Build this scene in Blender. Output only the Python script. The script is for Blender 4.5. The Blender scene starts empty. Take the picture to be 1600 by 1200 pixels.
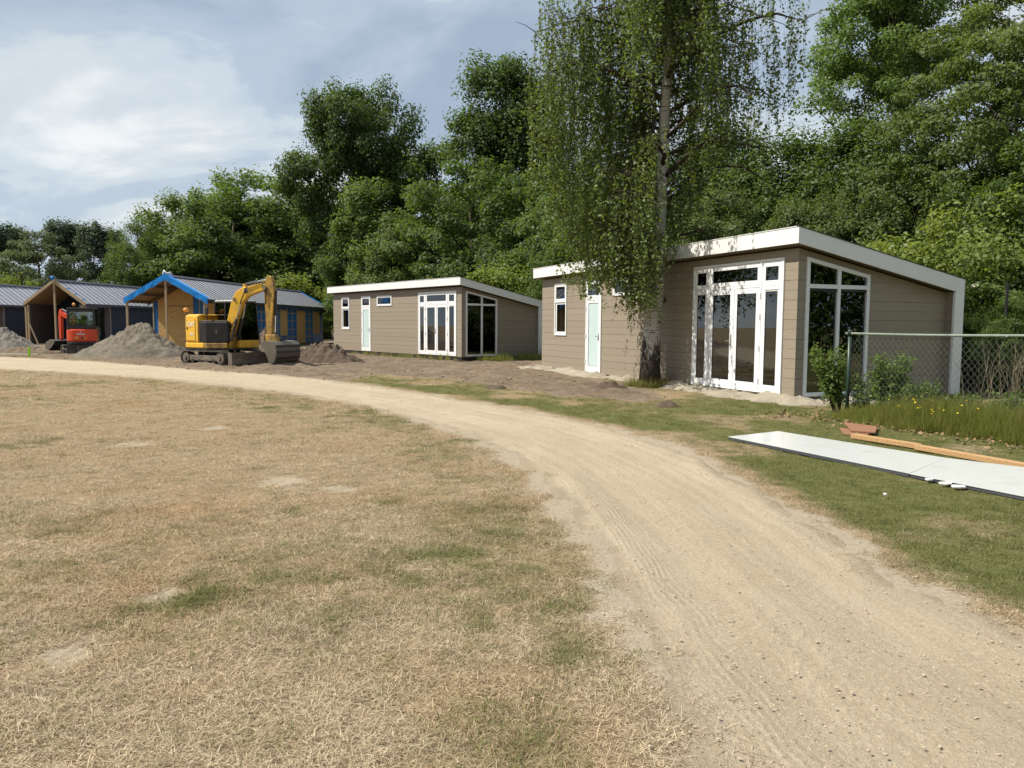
import bpy, math, random
import numpy as np
from mathutils import Vector, Matrix

# ------------------------------------------------------------------ camera, sky, sun, exposure
SC = bpy.context.scene
COL = SC.collection
F, PITCH, ROLL, EYE = 1189.2, .0774, .0059, 1.65
_c, _s = math.cos(PITCH), math.sin(PITCH)
FW = np.array([0, _c, -_s]); UP0 = np.array([0, _s, _c]); RT0 = np.array([1., 0, 0])
RT = math.cos(ROLL) * RT0 + math.sin(ROLL) * UP0
UP = math.cos(ROLL) * UP0 - math.sin(ROLL) * RT0
cam = bpy.data.cameras.new('camera'); camo = bpy.data.objects.new('camera', cam); COL.objects.link(camo)
cam.sensor_width = 36; cam.lens = F / 1600 * 36; cam.clip_start = .05; cam.clip_end = 3000
camo.matrix_world = Matrix(((RT[0], UP[0], -FW[0], 0), (RT[1], UP[1], -FW[1], 0), (RT[2], UP[2], -FW[2], EYE), (0, 0, 0, 1)))
SC.camera = camo

SUN_EL = math.radians(53)
SUN_H = np.array([-.993, -.12])
sdir = Vector((SUN_H[0] * math.cos(SUN_EL), SUN_H[1] * math.cos(SUN_EL), math.sin(SUN_EL)))
sl = bpy.data.lights.new('sun', 'SUN'); slo = bpy.data.objects.new('sun', sl); COL.objects.link(slo)
sl.energy = 5.0; sl.angle = math.radians(.6); sl.color = (1, .93, .82)
slo.rotation_euler = (-sdir).to_track_quat('-Z', 'Y').to_euler()

W = bpy.data.worlds.new('World'); SC.world = W; W.use_nodes = True
def build_world():
    nt = W.node_tree; N = nt.nodes; L = nt.links; N.clear()
    out = N.new('ShaderNodeOutputWorld'); bg = N.new('ShaderNodeBackground'); L.new(bg.outputs[0], out.inputs[0])
    sky = N.new('ShaderNodeTexSky'); sky.sky_type = 'NISHITA'; sky.sun_disc = False
    sky.sun_elevation = SUN_EL; sky.sun_rotation = math.atan2(SUN_H[0], SUN_H[1])
    sky.air_density = 1.0; sky.dust_density = .6; sky.ozone_density = 1.4
    tc = N.new('ShaderNodeTexCoord'); sep = N.new('ShaderNodeSeparateXYZ'); L.new(tc.outputs['Generated'], sep.inputs[0])
    def M(op, a, b=None):
        m = N.new('ShaderNodeMath'); m.operation = op
        for i, v in enumerate((a, b)):
            if v is None: continue
            if isinstance(v, (int, float)): m.inputs[i].default_value = v
            else: L.new(v, m.inputs[i])
        return m.outputs[0]
    zz = M('ADD', M('ABSOLUTE', sep.outputs[2]), .42)
    cmb = N.new('ShaderNodeCombineXYZ'); L.new(M('DIVIDE', sep.outputs[0], zz), cmb.inputs[0]); L.new(M('DIVIDE', sep.outputs[1], zz), cmb.inputs[1])
    def noise(sc, det, rough, off, dist=.0):
        mp = N.new('ShaderNodeMapping'); L.new(cmb.outputs[0], mp.inputs[0]); mp.inputs['Location'].default_value = off
        mp.inputs['Scale'].default_value = (.75, 1.15, 1)
        n = N.new('ShaderNodeTexNoise'); n.inputs['Scale'].default_value = sc; n.inputs['Detail'].default_value = det
        n.inputs['Roughness'].default_value = rough; n.inputs['Distortion'].default_value = dist; L.new(mp.outputs[0], n.inputs[0]); return n.outputs[0]
    def ramp(v, stops):
        r = N.new('ShaderNodeValToRGB'); L.new(v, r.inputs[0]); e = r.color_ramp
        e.interpolation = 'EASE'
        while len(e.elements) < len(stops): e.elements.new(.5)
        for k, (p, c) in enumerate(stops): e.elements[k].position = p; e.elements[k].color = (*c, 1) if not isinstance(c, float) else (c, c, c, 1)
        return r.outputs[0]
    cover = ramp(noise(2.0, 7, .52, (5.3, 2.4, 0), .25), [(.26, .30), (.46, .88), (.62, 1.)])
    shade = ramp(noise(2.6, 7, .55, (11.3, 1.6, 1), .35), [(.36, (.40, .49, .62)), (.52, (.53, .62, .73)), (.575, (.67, .745, .81)), (.70, (.98, .99, .98))])
    skys = N.new('ShaderNodeMix'); skys.data_type = 'RGBA'; skys.blend_type = 'MULTIPLY'; skys.inputs[0].default_value = 1
    L.new(sky.outputs[0], skys.inputs[6]); skys.inputs[7].default_value = (.15, .145, .135, 1)
    mx = N.new('ShaderNodeMix'); mx.data_type = 'RGBA'; L.new(cover, mx.inputs[0]); L.new(skys.outputs[2], mx.inputs[6]); L.new(shade, mx.inputs[7])
    L.new(mx.outputs[2], bg.inputs[0]); bg.inputs[1].default_value = .76
build_world()
SC.view_settings.view_transform = 'Standard'; SC.view_settings.look = 'None'; SC.view_settings.exposure = .38; SC.view_settings.gamma = 1
SC.view_settings.use_curve_mapping = False
SC.render.engine = 'CYCLES'
SC.cycles.max_bounces = 7; SC.cycles.transparent_max_bounces = 10; SC.cycles.transmission_bounces = 4; SC.cycles.caustics_reflective = False; SC.cycles.caustics_refractive = False

random.seed(4); RNG = np.random.default_rng(4)

# ------------------------------------------------------------------ helpers
def ray(x, y): return FW * F + RT * (x - 800) - UP * (y - 600)
def gnd(x, y, z=0.):                                     # photo pixel -> point on the level z
    d = ray(x, y); return np.array([0, 0, EYE]) + d * ((z - EYE) / d[2])
def atd(x, y, D):                                        # photo pixel -> point at distance D
    d = ray(x, y); return np.array([0, 0, EYE]) + d * (D / d[1])

class MB:
    def __init__(s, M=None): s.v = []; s.f = []; s.M = M
    def add(s, vs, fs):
        b = len(s.v)
        s.v += [tuple(s.M @ Vector(v)) if s.M is not None else tuple(float(c) for c in v) for v in vs]
        s.f += [tuple(i + b for i in f) for f in fs]; return s
    def box(s, x0, x1, y0, y1, z0, z1):
        vs = [(x, y, z) for x in (x0, x1) for y in (y0, y1) for z in (z0, z1)]
        return s.add(vs, [(0, 1, 3, 2), (4, 6, 7, 5), (0, 4, 5, 1), (2, 3, 7, 6), (0, 2, 6, 4), (1, 5, 7, 3)])
    def prism(s, base, vec):
        n = len(base); base = [Vector(p) for p in base]; vec = Vector(vec)
        nrm = Vector((0, 0, 0))
        for i in range(n): nrm += base[i].cross(base[(i + 1) % n])
        if nrm.dot(vec) > 0: base = base[::-1]
        vs = base + [p + vec for p in base]
        return s.add(vs, [tuple(range(n)), tuple(range(2 * n - 1, n - 1, -1))] + [(i, i + n, (i + 1) % n + n, (i + 1) % n) for i in range(n)])
    def beam(s, p, q, w, h, up=(0, 0, 1)):
        p, q = Vector(p), Vector(q); d = (q - p).normalized(); a = d.cross(Vector(up))
        if a.length < 1e-4: a = d.cross(Vector((1, 0, 0)))
        a.normalize(); b = a.cross(d)
        return s.prism([p + a * (w / 2 * i) + b * (h / 2 * j) for i, j in ((-1, -1), (1, -1), (1, 1), (-1, 1))], q - p)
    def tube(s, pts, rad, n=8):
        pts = [Vector(p) for p in pts]; rad = rad if hasattr(rad, '__len__') else [rad] * len(pts)
        vs = []; fs = []; a = None
        for i, p in enumerate(pts):
            d = (pts[min(i + 1, len(pts) - 1)] - pts[max(i - 1, 0)]).normalized()
            if a is None:
                a = d.cross(Vector((0, 0, 1)))
                if a.length < 1e-3: a = d.cross(Vector((1, 0, 0)))
            a = (a - d * a.dot(d)).normalized(); b = d.cross(a)
            for k in range(n):
                t = 2 * math.pi * k / n; vs.append(p + (a * math.cos(t) + b * math.sin(t)) * rad[i])
        for i in range(len(pts) - 1):
            for k in range(n): fs.append((i * n + k, i * n + (k + 1) % n, (i + 1) * n + (k + 1) % n, (i + 1) * n + k))
        fs += [tuple(range(n - 1, -1, -1)), tuple(range((len(pts) - 1) * n, len(pts) * n))]
        return s.add(vs, fs)
    def build(s, name, mat, parent=None, smooth=False, bevel=0, label=None):
        me = bpy.data.meshes.new(name); me.from_pydata(s.v, [], s.f); me.materials.append(mat)
        if smooth: me.shade_smooth()
        return link(name, me, parent, bevel, label)
def link(name, me, parent=None, bevel=0, label=None):
    o = bpy.data.objects.new(name, me); COL.objects.link(o)
    if parent: o.parent = parent
    if bevel:
        b = o.modifiers.new('edge', 'BEVEL'); b.width = bevel; b.segments = 2; b.limit_method = 'ANGLE'; b.angle_limit = .6
    if label: o['label'] = label
    return o
def np_mesh(name, V, Fq, mat, smooth=False):
    V = np.asarray(V, np.float32); Fq = np.asarray(Fq, np.int32); k = Fq.shape[1]
    me = bpy.data.meshes.new(name); me.vertices.add(len(V)); me.vertices.foreach_set('co', V.ravel())
    me.loops.add(Fq.size); me.loops.foreach_set('vertex_index', Fq.ravel())
    me.polygons.add(len(Fq)); me.polygons.foreach_set('loop_start', np.arange(0, Fq.size, k, dtype=np.int32))
    if smooth: me.polygons.foreach_set('use_smooth', np.ones(len(Fq), bool))
    me.update(calc_edges=True); me.materials.append(mat); return me
def attr(me, name, vals, dom='POINT'):
    a = me.attributes.new(name, 'FLOAT', dom); a.data.foreach_set('value', np.asarray(vals, np.float32))
def tag(o, label=None, cat=None, group=None, kind=None):
    for k, v in (('label', label), ('category', cat), ('group', group), ('kind', kind)):
        if v: o[k] = v
    return o
def empty(name, loc, rz=0, label=None, cat=None, group=None):
    o = bpy.data.objects.new(name, None); COL.objects.link(o); o.location = tuple(float(c) for c in loc); o.rotation_euler = (0, 0, rz); o.empty_display_size = .2
    return tag(o, label, cat, group)
def copy_tree(o, parent=None, skip=()):
    c = o.copy(); COL.objects.link(c)
    if parent: c.parent = parent
    for ch in list(o.children):
        if ch.name.split('.')[0] not in skip: copy_tree(ch, c, skip)
    return c

# value noise
def vnoise(x, y, seed=0):
    r = np.random.default_rng(seed).random((256, 256))
    xi = np.floor(x).astype(int); yi = np.floor(y).astype(int); fx = x - xi; fy = y - yi
    fx = fx * fx * (3 - 2 * fx); fy = fy * fy * (3 - 2 * fy)
    g = lambda a, b: r[a % 256, b % 256]
    return (g(xi, yi) * (1 - fx) + g(xi + 1, yi) * fx) * (1 - fy) + (g(xi, yi + 1) * (1 - fx) + g(xi + 1, yi + 1) * fx) * fy
def fbm(x, y, seed=0, oct=4, gain=.5):
    t = 0; a = 1; n = 0
    for k in range(oct): t = t + a * vnoise(x * 2 ** k + 37 * k, y * 2 ** k + 11 * k, seed + k); n += a; a *= gain
    return t / n
def sstep(a, b, x): t = np.clip((x - a) / (b - a), 0, 1); return t * t * (3 - 2 * t)
def polydist(px, py, poly):                              # signed distance, + inside
    P = np.asarray(poly); d = np.full(px.shape, 1e9); ins = np.zeros(px.shape, bool)
    for i in range(len(P)):
        a = P[i]; b = P[(i + 1) % len(P)]; e = b - a
        t = np.clip(((px - a[0]) * e[0] + (py - a[1]) * e[1]) / max(e @ e, 1e-9), 0, 1)
        d = np.minimum(d, np.hypot(px - a[0] - t * e[0], py - a[1] - t * e[1]))
        if a[1] != b[1]:
            c = ((a[1] > py) != (b[1] > py)) & (px < e[0] * (py - a[1]) / e[1] + a[0]); ins ^= c
    return np.where(ins, d, -d)

# ------------------------------------------------------------------ materials
class NT:
    def __init__(s, name):
        s.m = bpy.data.materials.new(name); s.m.use_nodes = True; s.t = s.m.node_tree; s.N = s.t.nodes; s.L = s.t.links
        s.p = s.N['Principled BSDF']; s.out = s.N['Material Output']
    def n(s, typ, **kw):
        nd = s.N.new(typ)
        for k, v in kw.items(): s.set(nd, k, v)
        return nd
    def set(s, nd, k, v):
        if k[0] == '_': setattr(nd, k[1:], v); return
        inp = nd.inputs[int(k[1:])] if k[0] == 'i' and k[1:].isdigit() else nd.inputs[k.replace('__', ' ')]
        if isinstance(v, bpy.types.NodeSocket): s.L.new(v, inp)
        else:
            if inp.type == 'RGBA' and len(v) == 3: v = (*v, 1)
            inp.default_value = v
    def coord(s, kind='Object', scale=(1, 1, 1), rot=(0, 0, 0)):
        tc = s.n('ShaderNodeTexCoord'); src = tc.outputs[kind] if kind != 'World' else s.n('ShaderNodeNewGeometry').outputs['Position']
        mp = s.n('ShaderNodeMapping'); s.L.new(src, mp.inputs[0]); mp.inputs['Scale'].default_value = scale; mp.inputs['Rotation'].default_value = rot
        return mp.outputs[0]
    def noise(s, vec, sc, det=4, rough=.55, dist=0, out=0):
        return s.n('ShaderNodeTexNoise', Vector=vec, Scale=sc, Detail=det, Roughness=rough, Distortion=dist).outputs[out]
    def vor(s, vec, sc, feat='F1', out=0):
        return s.n('ShaderNodeTexVoronoi', _feature=feat, Vector=vec, Scale=sc).outputs[out]
    def ramp(s, fac, stops):
        r = s.n('ShaderNodeValToRGB', Fac=fac); e = r.color_ramp
        while len(e.elements) < len(stops): e.elements.new(.5)
        for k, (p, c) in enumerate(stops): e.elements[k].position = p; e.elements[k].color = (c, c, c, 1) if isinstance(c, (int, float)) else (*c, 1)
        return r.outputs[0]
    def mix(s, fac, a, b, blend='MIX'):
        m = s.n('ShaderNodeMix', _data_type='RGBA', _blend_type=blend)
        for k, v in ((0, fac), (6, a), (7, b)):
            if isinstance(v, bpy.types.NodeSocket): s.L.new(v, m.inputs[k])
            else: m.inputs[k].default_value = v if k == 0 else ((*v, 1) if len(v) == 3 else v)
        return m.outputs[2]
    def math(s, op, a, b=0.):
        m = s.n('ShaderNodeMath', _operation=op, i0=a, i1=b); return m.outputs[0]
    def attr(s, name, typ='GEOMETRY'):
        return s.n('ShaderNodeAttribute', _attribute_name=name, _attribute_type=typ).outputs['Fac']
    def bump(s, h, strength=.4, dist=.02, normal=None):
        b = s.n('ShaderNodeBump', Height=h, Strength=strength, Distance=dist)
        if normal: s.L.new(normal, b.inputs['Normal'])
        return b.outputs[0]
    def fin(s, col, rough=.6, normal=None, metal=0, spec=.5):
        s.set(s.p, 'Base Color', col); s.set(s.p, 'Roughness', rough); s.set(s.p, 'Metallic', metal); s.set(s.p, 'Specular IOR Level', spec)
        if normal: s.L.new(normal, s.p.inputs['Normal'])
        return s.m
def plain(name, col, rough=.6, metal=0, spec=.5, var=.12, sc=6, bump=.0):
    m = NT(name); v = m.coord(); nz = m.noise(v, sc, 5, .6)
    c = m.mix(m.ramp(nz, [(.3, 0.), (.7, 1.)]), tuple(x * (1 - var) for x in col), tuple(min(1, x * (1 + var)) for x in col))
    return m.fin(c, rough, m.bump(m.noise(v, sc * 9, 4), bump, .01) if bump else None, metal, spec)
def dirty(name, col, dirt=(.16, .125, .09), amt=.5, rough=.45, metal=0, sc=3.):
    m = NT(name); v = m.coord(); a = m.noise(v, sc, 6, .65); b = m.noise(v, sc * 7, 3, .6)
    f = m.ramp(m.math('ADD', m.math('MULTIPLY', a, .7), m.math('MULTIPLY', b, .3)), [(.62 - amt * .35, 0.), (.80 - amt * .2, 1.)])
    c = m.mix(f, col, dirt)
    return m.fin(c, m.math('ADD', m.math('MULTIPLY', f, .35), rough), None, metal)

MT = {}
def mk_materials():
    # composite cladding boards
    m = NT('cladding'); v = m.coord('Object', (1.4, 1.4, 26)); g = m.noise(v, 3.2, 6, .62, .4); big = m.noise(m.coord('Object', (.5, .5, 2.2)), 1.6, 3)
    rnd = m.n('ShaderNodeObjectInfo').outputs['Random']
    c = m.mix(m.ramp(g, [(.3, 0.), (.72, 1.)]), (.236, .194, .142), (.340, .291, .226))
    c = m.mix(m.ramp(big, [(.35, 0.), (.7, .55)]), c, (.285, .243, .192)); c = m.mix(m.math('MULTIPLY', rnd, .22), c, (.20, .162, .118))
    MT['clad'] = m.fin(c, .62, m.bump(g, .25, .004))
    MT['white'] = plain('white_frame', (.78, .79, .80), .28, 0, .5, .03, 2)
    MT['fascia'] = plain('white_fascia', (.76, .76, .75), .35, 0, .5, .05, 1.2)
    MT['black'] = plain('black_plastic', (.018, .018, .020), .45, 0, .5, .2)
    MT['rubber'] = dirty('rubber', (.03, .029, .028), (.17, .145, .11), .62, .75)
    MT['basebeam'] = plain('base_beam', (.020, .020, .024), .5)
    MT['bitumen'] = plain('roof_felt', (.045, .055, .040), .85, 0, .3, .3, 2)
    MT['inwall'] = plain('inner_wall', (.68, .66, .62), .8, 0, .3, .05)
    MT['infloor'] = plain('inner_floor', (.22, .17, .12), .5, 0, .5, .2)
    MT['soffit'] = plain('soffit', (.16, .125, .095), .7, 0, .3, .12)
    m = NT('glass'); gl = m.n('ShaderNodeBsdfGlossy', Roughness=.012, Color=(.92, .96, .97)); tr = m.n('ShaderNodeBsdfTransparent', Color=(.84, .87, .85))
    fr = m.n('ShaderNodeFresnel', IOR=2.1); mx = m.n('ShaderNodeMixShader', i0=fr.outputs[0], i1=tr.outputs[0], i2=gl.outputs[0]); m.L.new(mx.outputs[0], m.out.inputs[0]); MT['glass'] = m.m
    m = NT('cab_glass'); gl = m.n('ShaderNodeBsdfGlossy', Roughness=.02, Color=(.92, .96, .95)); tr = m.n('ShaderNodeBsdfTransparent', Color=(.34, .42, .38)); fr = m.n('ShaderNodeFresnel', IOR=1.9); mx = m.n('ShaderNodeMixShader', i0=fr.outputs[0], i1=tr.outputs[0], i2=gl.outputs[0]); m.L.new(mx.outputs[0], m.out.inputs[0]); MT['cabglass'] = m.m
    m = NT('sun_screen'); d = m.n('ShaderNodeBsdfDiffuse', Color=(.62, .62, .59, 1)); t = m.n('ShaderNodeBsdfTransparent', Color=(.9, .9, .88, 1)); x = m.n('ShaderNodeMixShader', i0=.25, i1=d.outputs[0], i2=t.outputs[0]); m.L.new(x.outputs[0], m.out.inputs[0]); MT['screen'] = m.m
    m = NT('frosted_glass'); v = m.coord(); MT['frost'] = m.fin(m.mix(m.noise(v, 1.3, 3), (.47, .60, .60), (.55, .67, .66)), .22)
    MT['steel'] = plain('steel', (.45, .45, .46), .3, .9, .5, .1)
    MT['chrome'] = plain('chrome', (.75, .75, .76), .15, 1, .5, .05)
    MT['lampglass'] = plain('amber_lens', (.75, .30, .06), .25, 0, .5, .1)
    # timber etc.
    def wood(name, a, b, rough=.7, sc=(18, 18, 1.3)):
        m = NT(name); v = m.coord('Object', sc); g = m.noise(v, 2.5, 5, .6, .6)
        return m.fin(m.mix(m.ramp(g, [(.3, 0.), (.7, 1.)]), a, b), rough, m.bump(g, .2, .005))
    MT['timber'] = wood('pale_timber', (.30, .21, .115), (.46, .35, .22))
    MT['timberdark'] = wood('stained_timber', (.13, .085, .055), (.20, .14, .095))
    MT['ceilboard'] = wood('ceiling_boards', (.26, .16, .075), (.36, .24, .12), .7, (3, 22, 3))
    MT['beamwood'] = wood('beam_wood', (.36, .205, .085), (.52, .33, .16), .7, (26, 2, 26))
    MT['boardwood'] = wood('red_brown_board', (.21, .098, .055), (.31, .155, .09), .7, (3, 22, 10))
    m = NT('osb'); v = m.coord('Object', (1, 1, 1)); vo = m.n('ShaderNodeTexVoronoi', Vector=m.coord('Object', (14, 9, 22)), Scale=1.0); nz = m.noise(v, 1.2, 4)
    c = m.mix(m.n('ShaderNodeSeparateColor', Color=vo.outputs['Color']).outputs[0], (.52, .31, .10), (.76, .51, .22)); c = m.mix(m.ramp(nz, [(.4, 0.), (.75, .5)]), c, (.56, .32, .10))
    MT['osb'] = m.fin(c, .65)
    MT['membrane'] = plain('blue_membrane', (.016, .15, .46), .5, 0, .5, .22, 2.2, .1)
    MT['batten'] = wood('batten_wood', (.36, .29, .19), (.50, .42, .28))
    MT['tarp'] = plain('blue_tarpaulin', (.012, .25, .72), .35, 0, .5, .25, 5, .5)
    MT['tarpfoil'] = plain('white_foil', (.7, .72, .75), .4, 0, .5, .1, 5, .5)
    MT['darkclad'] = plain('dark_blue_cladding', (.012, .020, .040), .55, 0, .5, .25, 2)
    MT['brownpanel'] = plain('brown_wall_panel', (.082, .062, .052), .7, 0, .3, .12, 1.5)
    MT['portal'] = plain('grey_brown_portal', (.24, .20, .175), .6, 0, .4, .08)
    m = NT('zinc'); v = m.coord(); r = m.n('ShaderNodeObjectInfo').outputs['Random']
    MT['zinc'] = m.fin(m.mix(r, (.38, .383, .42), (.48, .483, .52)), m.math('ADD', m.math('MULTIPLY', m.noise(v, 1.4, 3), .12), .36), None, .2)
    MT['seam'] = plain('seam_metal', (.075, .075, .088), .45, .4)
    MT['skyl'] = plain('skylight_glass', (.45, .50, .56), .08, 0, .9, .05)
    # earth
    def earth(name, a, b, c3, sc=1., bs=.9):
        m = NT(name); v = m.coord('World'); n1 = m.noise(v, .9 * sc, 6, .62); n2 = m.noise(v, 6 * sc, 6, .7); n3 = m.noise(v, 42, 4, .7)
        c = m.mix(m.ramp(n1, [(.33, 0.), (.68, 1.)]), a, b); c = m.mix(m.ramp(n2, [(.45, 0.), (.75, .8)]), c, c3)
        c = m.mix(m.ramp(n3, [(.35, .45), (.6, 0.)]), c, tuple(x * .5 for x in a))
        h = m.math('ADD', m.math('MULTIPLY', n2, .7), m.math('MULTIPLY', n3, .3))
        return m.fin(c, .95, m.bump(h, bs, .06), 0, .2)
    MT['soil'] = earth('bare_soil', (.112, .082, .058), (.225, .172, .120), (.33, .265, .185))
    MT['darksoil'] = earth('dark_soil', (.085, .062, .046), (.15, .112, .082), (.20, .155, .11), 1.6)
    MT['sandheap'] = earth('grey_sand', (.135, .115, .088), (.225, .195, .150), (.28, .245, .19), 1.6)
    MT['paleheap'] = earth('pale_sand', (.20, .18, .148), (.29, .262, .22), (.34, .31, .26), 1.2)
    MT['banksand'] = earth('bank_sand', (.31, .27, .205), (.42, .375, .295), (.47, .42, .335), 2.2)
    MT['clod'] = plain('clods', (.24, .185, .13), .95, 0, .2, .35, 14)
    MT['pebble'] = plain('pebbles', (.44, .365, .27), .9, 0, .3, .4, 40)
    # ground
    m = NT('ground'); v = m.coord('World'); gr = m.attr('green'); so = m.attr('soil'); sa = m.attr('sand')
    n1 = m.noise(v, .35, 5, .6); n2 = m.noise(v, 2.3, 6, .7); n3 = m.noise(m.coord('World', (1, 1, 1), (0, 0, .5)), 30, 5, .75); n4 = m.noise(v, 95, 3, .7)
    dry = m.mix(m.ramp(n1, [(.35, 0.), (.65, 1.)]), (.285, .212, .126), (.318, .220, .124))
    dry = m.mix(m.ramp(n2, [(.42, 0.), (.72, .75)]), dry, (.16, .125, .068)); dry = m.mix(m.ramp(n3, [(.48, 0.), (.72, .8)]), dry, (.42, .345, .235))
    dry = m.mix(m.ramp(n4, [(.30, .75), (.52, 0.)]), dry, (.12, .088, .05))
    grn = m.mix(m.ramp(n3, [(.3, 0.), (.7, 1.)]), (.062, .075, .022), (.135, .14, .045)); grn = m.mix(m.ramp(n2, [(.45, 0.), (.8, .7)]), grn, (.22, .18, .08))
    c = m.mix(m.ramp(m.math('ADD', gr, m.math('MULTIPLY', m.math('SUBTRACT', n2, .5), .9)), [(.25, 0.), (.85, 1.)]), dry, grn)
    soil = m.mix(m.ramp(n2, [(.35, 0.), (.7, 1.)]), (.14, .105, .078), (.26, .205, .15))
    c = m.mix(m.ramp(m.math('ADD', so, m.math('MULTIPLY', m.math('SUBTRACT', n2, .5), .8)), [(.3, 0.), (.7, 1.)]), c, soil)
    snd = m.mix(m.ramp(n3, [(.3, 0.), (.7, 1.)]), (.29, .24, .17), (.42, .36, .27))
    c = m.mix(m.ramp(m.math('ADD', sa, m.math('MULTIPLY', m.math('SUBTRACT', n3, .5), .9)), [(.3, 0.), (.75, 1.)]), c, snd)
    MT['ground'] = m.fin(c, .95, m.bump(m.math('ADD', m.math('MULTIPLY', n3, .6), m.math('MULTIPLY', n4, .4)), .8, .03), 0, .15)
    # path: loose sand, wheel ribs and lug marks in the path's own coordinates
    m = NT('path_sand'); w = m.coord('World'); uv = m.n('ShaderNodeTexCoord').outputs['UV']; sp = m.n('ShaderNodeSeparateXYZ', Vector=uv)
    n1 = m.noise(w, .5, 5, .6); n2 = m.noise(w, 5, 6, .7); n3 = m.noise(w, 38, 5, .75); n4 = m.noise(w, 140, 3, .7)
    along = m.noise(m.n('ShaderNodeMapping', Vector=uv, Scale=(5.5, .22, 1)).outputs[0], 1.6, 4, .6)
    c = m.mix(m.ramp(n1, [(.35, 0.), (.65, 1.)]), (.425, .350, .242), (.485, .408, .296)); c = m.mix(m.ramp(along, [(.40, .6), (.6, 0.)]), c, (.37, .30, .205))
    c = m.mix(m.ramp(n3, [(.50, 0.), (.68, .75)]), c, (.60, .515, .385)); c = m.mix(m.ramp(n4, [(.28, .55), (.42, 0.)]), c, (.22, .17, .11))
    c = m.mix(m.ramp(m.math('ADD', m.attr('edge'), m.math('MULTIPLY', m.math('SUBTRACT', n2, .5), 1.1)), [(.35, 0.), (.8, 1.)]), c, m.mix(m.ramp(n3, [(.3, 0.), (.7, 1.)]), (.28, .225, .15), (.40, .335, .24)))
    warp = m.math('MULTIPLY', m.math('SUBTRACT', m.noise(m.n('ShaderNodeMapping', Vector=uv, Scale=(.5, .35, 1)).outputs[0], 1., 3), .5), .55)
    ux = m.math('ADD', sp.outputs[0], warp)
    ribs = m.math('SINE', m.math('MULTIPLY', ux, 105.)); lugs = m.math('SINE', m.math('ADD', m.math('MULTIPLY', sp.outputs[1], 42.), m.math('MULTIPLY', ux, 16.)))
    def band(c0, wd): return m.ramp(m.math('ABSOLUTE', m.math('SUBTRACT', ux, c0)), [(0., 1.), (wd, 1.), (min(wd * 1.7, .99), 0.)])
    patch = m.ramp(m.noise(w, .9, 4, .6), [(.45, 0.), (.62, 1.)]); patch2 = m.ramp(m.noise(w, .7, 4, .6, 0.6), [(.42, 1.), (.58, 0.)])
    brk = m.ramp(m.noise(w, 6.5, 3, .6), [(.47, 0.), (.60, 1.)]); brk2 = m.ramp(m.noise(w, 2.2, 3, .6), [(.40, 0.), (.56, 1.)])
    hr = m.math('MULTIPLY', m.math('MULTIPLY', m.math('MULTIPLY', ribs, band(.42, .14)), patch2), brk2); hl = m.math('MULTIPLY', m.math('MULTIPLY', m.math('POWER', m.math('ADD', m.math('MULTIPLY', lugs, .5), .5), 3.), m.math('ADD', m.math('ADD', band(1.0, .14), band(1.62, .12)), band(2.35, .16))), m.math('MULTIPLY', brk, m.math('ADD', m.math('MULTIPLY', patch, .7), .3)))
    h = m.math('ADD', m.math('ADD', m.math('MULTIPLY', hr, .10), m.math('MULTIPLY', hl, .34)), m.math('ADD', m.math('MULTIPLY', n2, .55), m.math('ADD', m.math('MULTIPLY', n3, .75), m.math('MULTIPLY', n4, .35))))
    MT['path'] = m.fin(c, .95, m.bump(h, .85, .035), 0, .15)
    # grass blades
    m = NT('grass_blade'); t = m.attr('tint', 'INSTANCER'); r = m.attr('tone')
    dryc = m.mix(r, (.185, .130, .074), (.84, .715, .515)); ow = m.noise(m.coord('World'), .55, 4, .6); dryc = m.mix(m.ramp(ow, [(.48, 0.), (.66, .6)]), dryc, m.mix(r, (.185, .108, .050), (.72, .50, .285))); grc = m.mix(r, (.070, .085, .028), (.265, .275, .110))
    ft = m.ramp(m.math('ADD', t, m.math('MULTIPLY', m.math('SUBTRACT', r, .5), .5)), [(.35, 0.), (.65, 1.)])
    c = m.mix(ft, dryc, grc); d = m.n('ShaderNodeBsdfDiffuse', Color=c); tl = m.n('ShaderNodeBsdfTranslucent', Color=c); mx = m.n('ShaderNodeMixShader', i0=.3, i1=d.outputs[0], i2=tl.outputs[0]); m.L.new(mx.outputs[0], m.out.inputs[0]); MT['blade'] = m.m
    m = NT('tall_blade'); t = m.attr('tint', 'INSTANCER'); r = m.attr('tone'); c = m.mix(t, m.mix(r, (.24, .17, .085), (.50, .40, .22)), m.mix(r, (.085, .115, .022), (.25, .29, .06)))
    d = m.n('ShaderNodeBsdfDiffuse', Color=c); tl = m.n('ShaderNodeBsdfTranslucent', Color=m.mix(.5, c, (.30, .36, .05))); mx = m.n('ShaderNodeMixShader', i0=.5, i1=d.outputs[0], i2=tl.outputs[0]); m.L.new(mx.outputs[0], m.out.inputs[0]); MT['tallblade'] = m.m
    def leafmat(name, a, b, tr=(.20, .30, .04), k=.42, gloss=.025):
        m = NT(name); t = m.attr('tone'); c = m.mix(t, a, b); w = m.noise(m.coord('World'), .35, 3); c = m.mix(m.ramp(w, [(.35, 0.), (.7, .45)]), c, tuple(.5 * (x + y) for x, y in zip(b, a)))
        d = m.n('ShaderNodeBsdfDiffuse', Color=c); tc = m.mix(t, tuple(x * .75 for x in tr), tr); tl = m.n('ShaderNodeBsdfTranslucent', Color=tc)
        g = m.n('ShaderNodeBsdfGlossy', Roughness=.6, Color=(.9, .95, .9)); x1 = m.n('ShaderNodeMixShader', i0=k, i1=d.outputs[0], i2=tl.outputs[0]); x2 = m.n('ShaderNodeMixShader', i0=gloss, i1=x1.outputs[0], i2=g.outputs[0])
        m.L.new(x2.outputs[0], m.out.inputs[0]); return m.m
    MT['leaf_oak'] = leafmat('oak_leaves', (.030, .056, .013), (.072, .112, .026), (.13, .21, .025))
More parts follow.
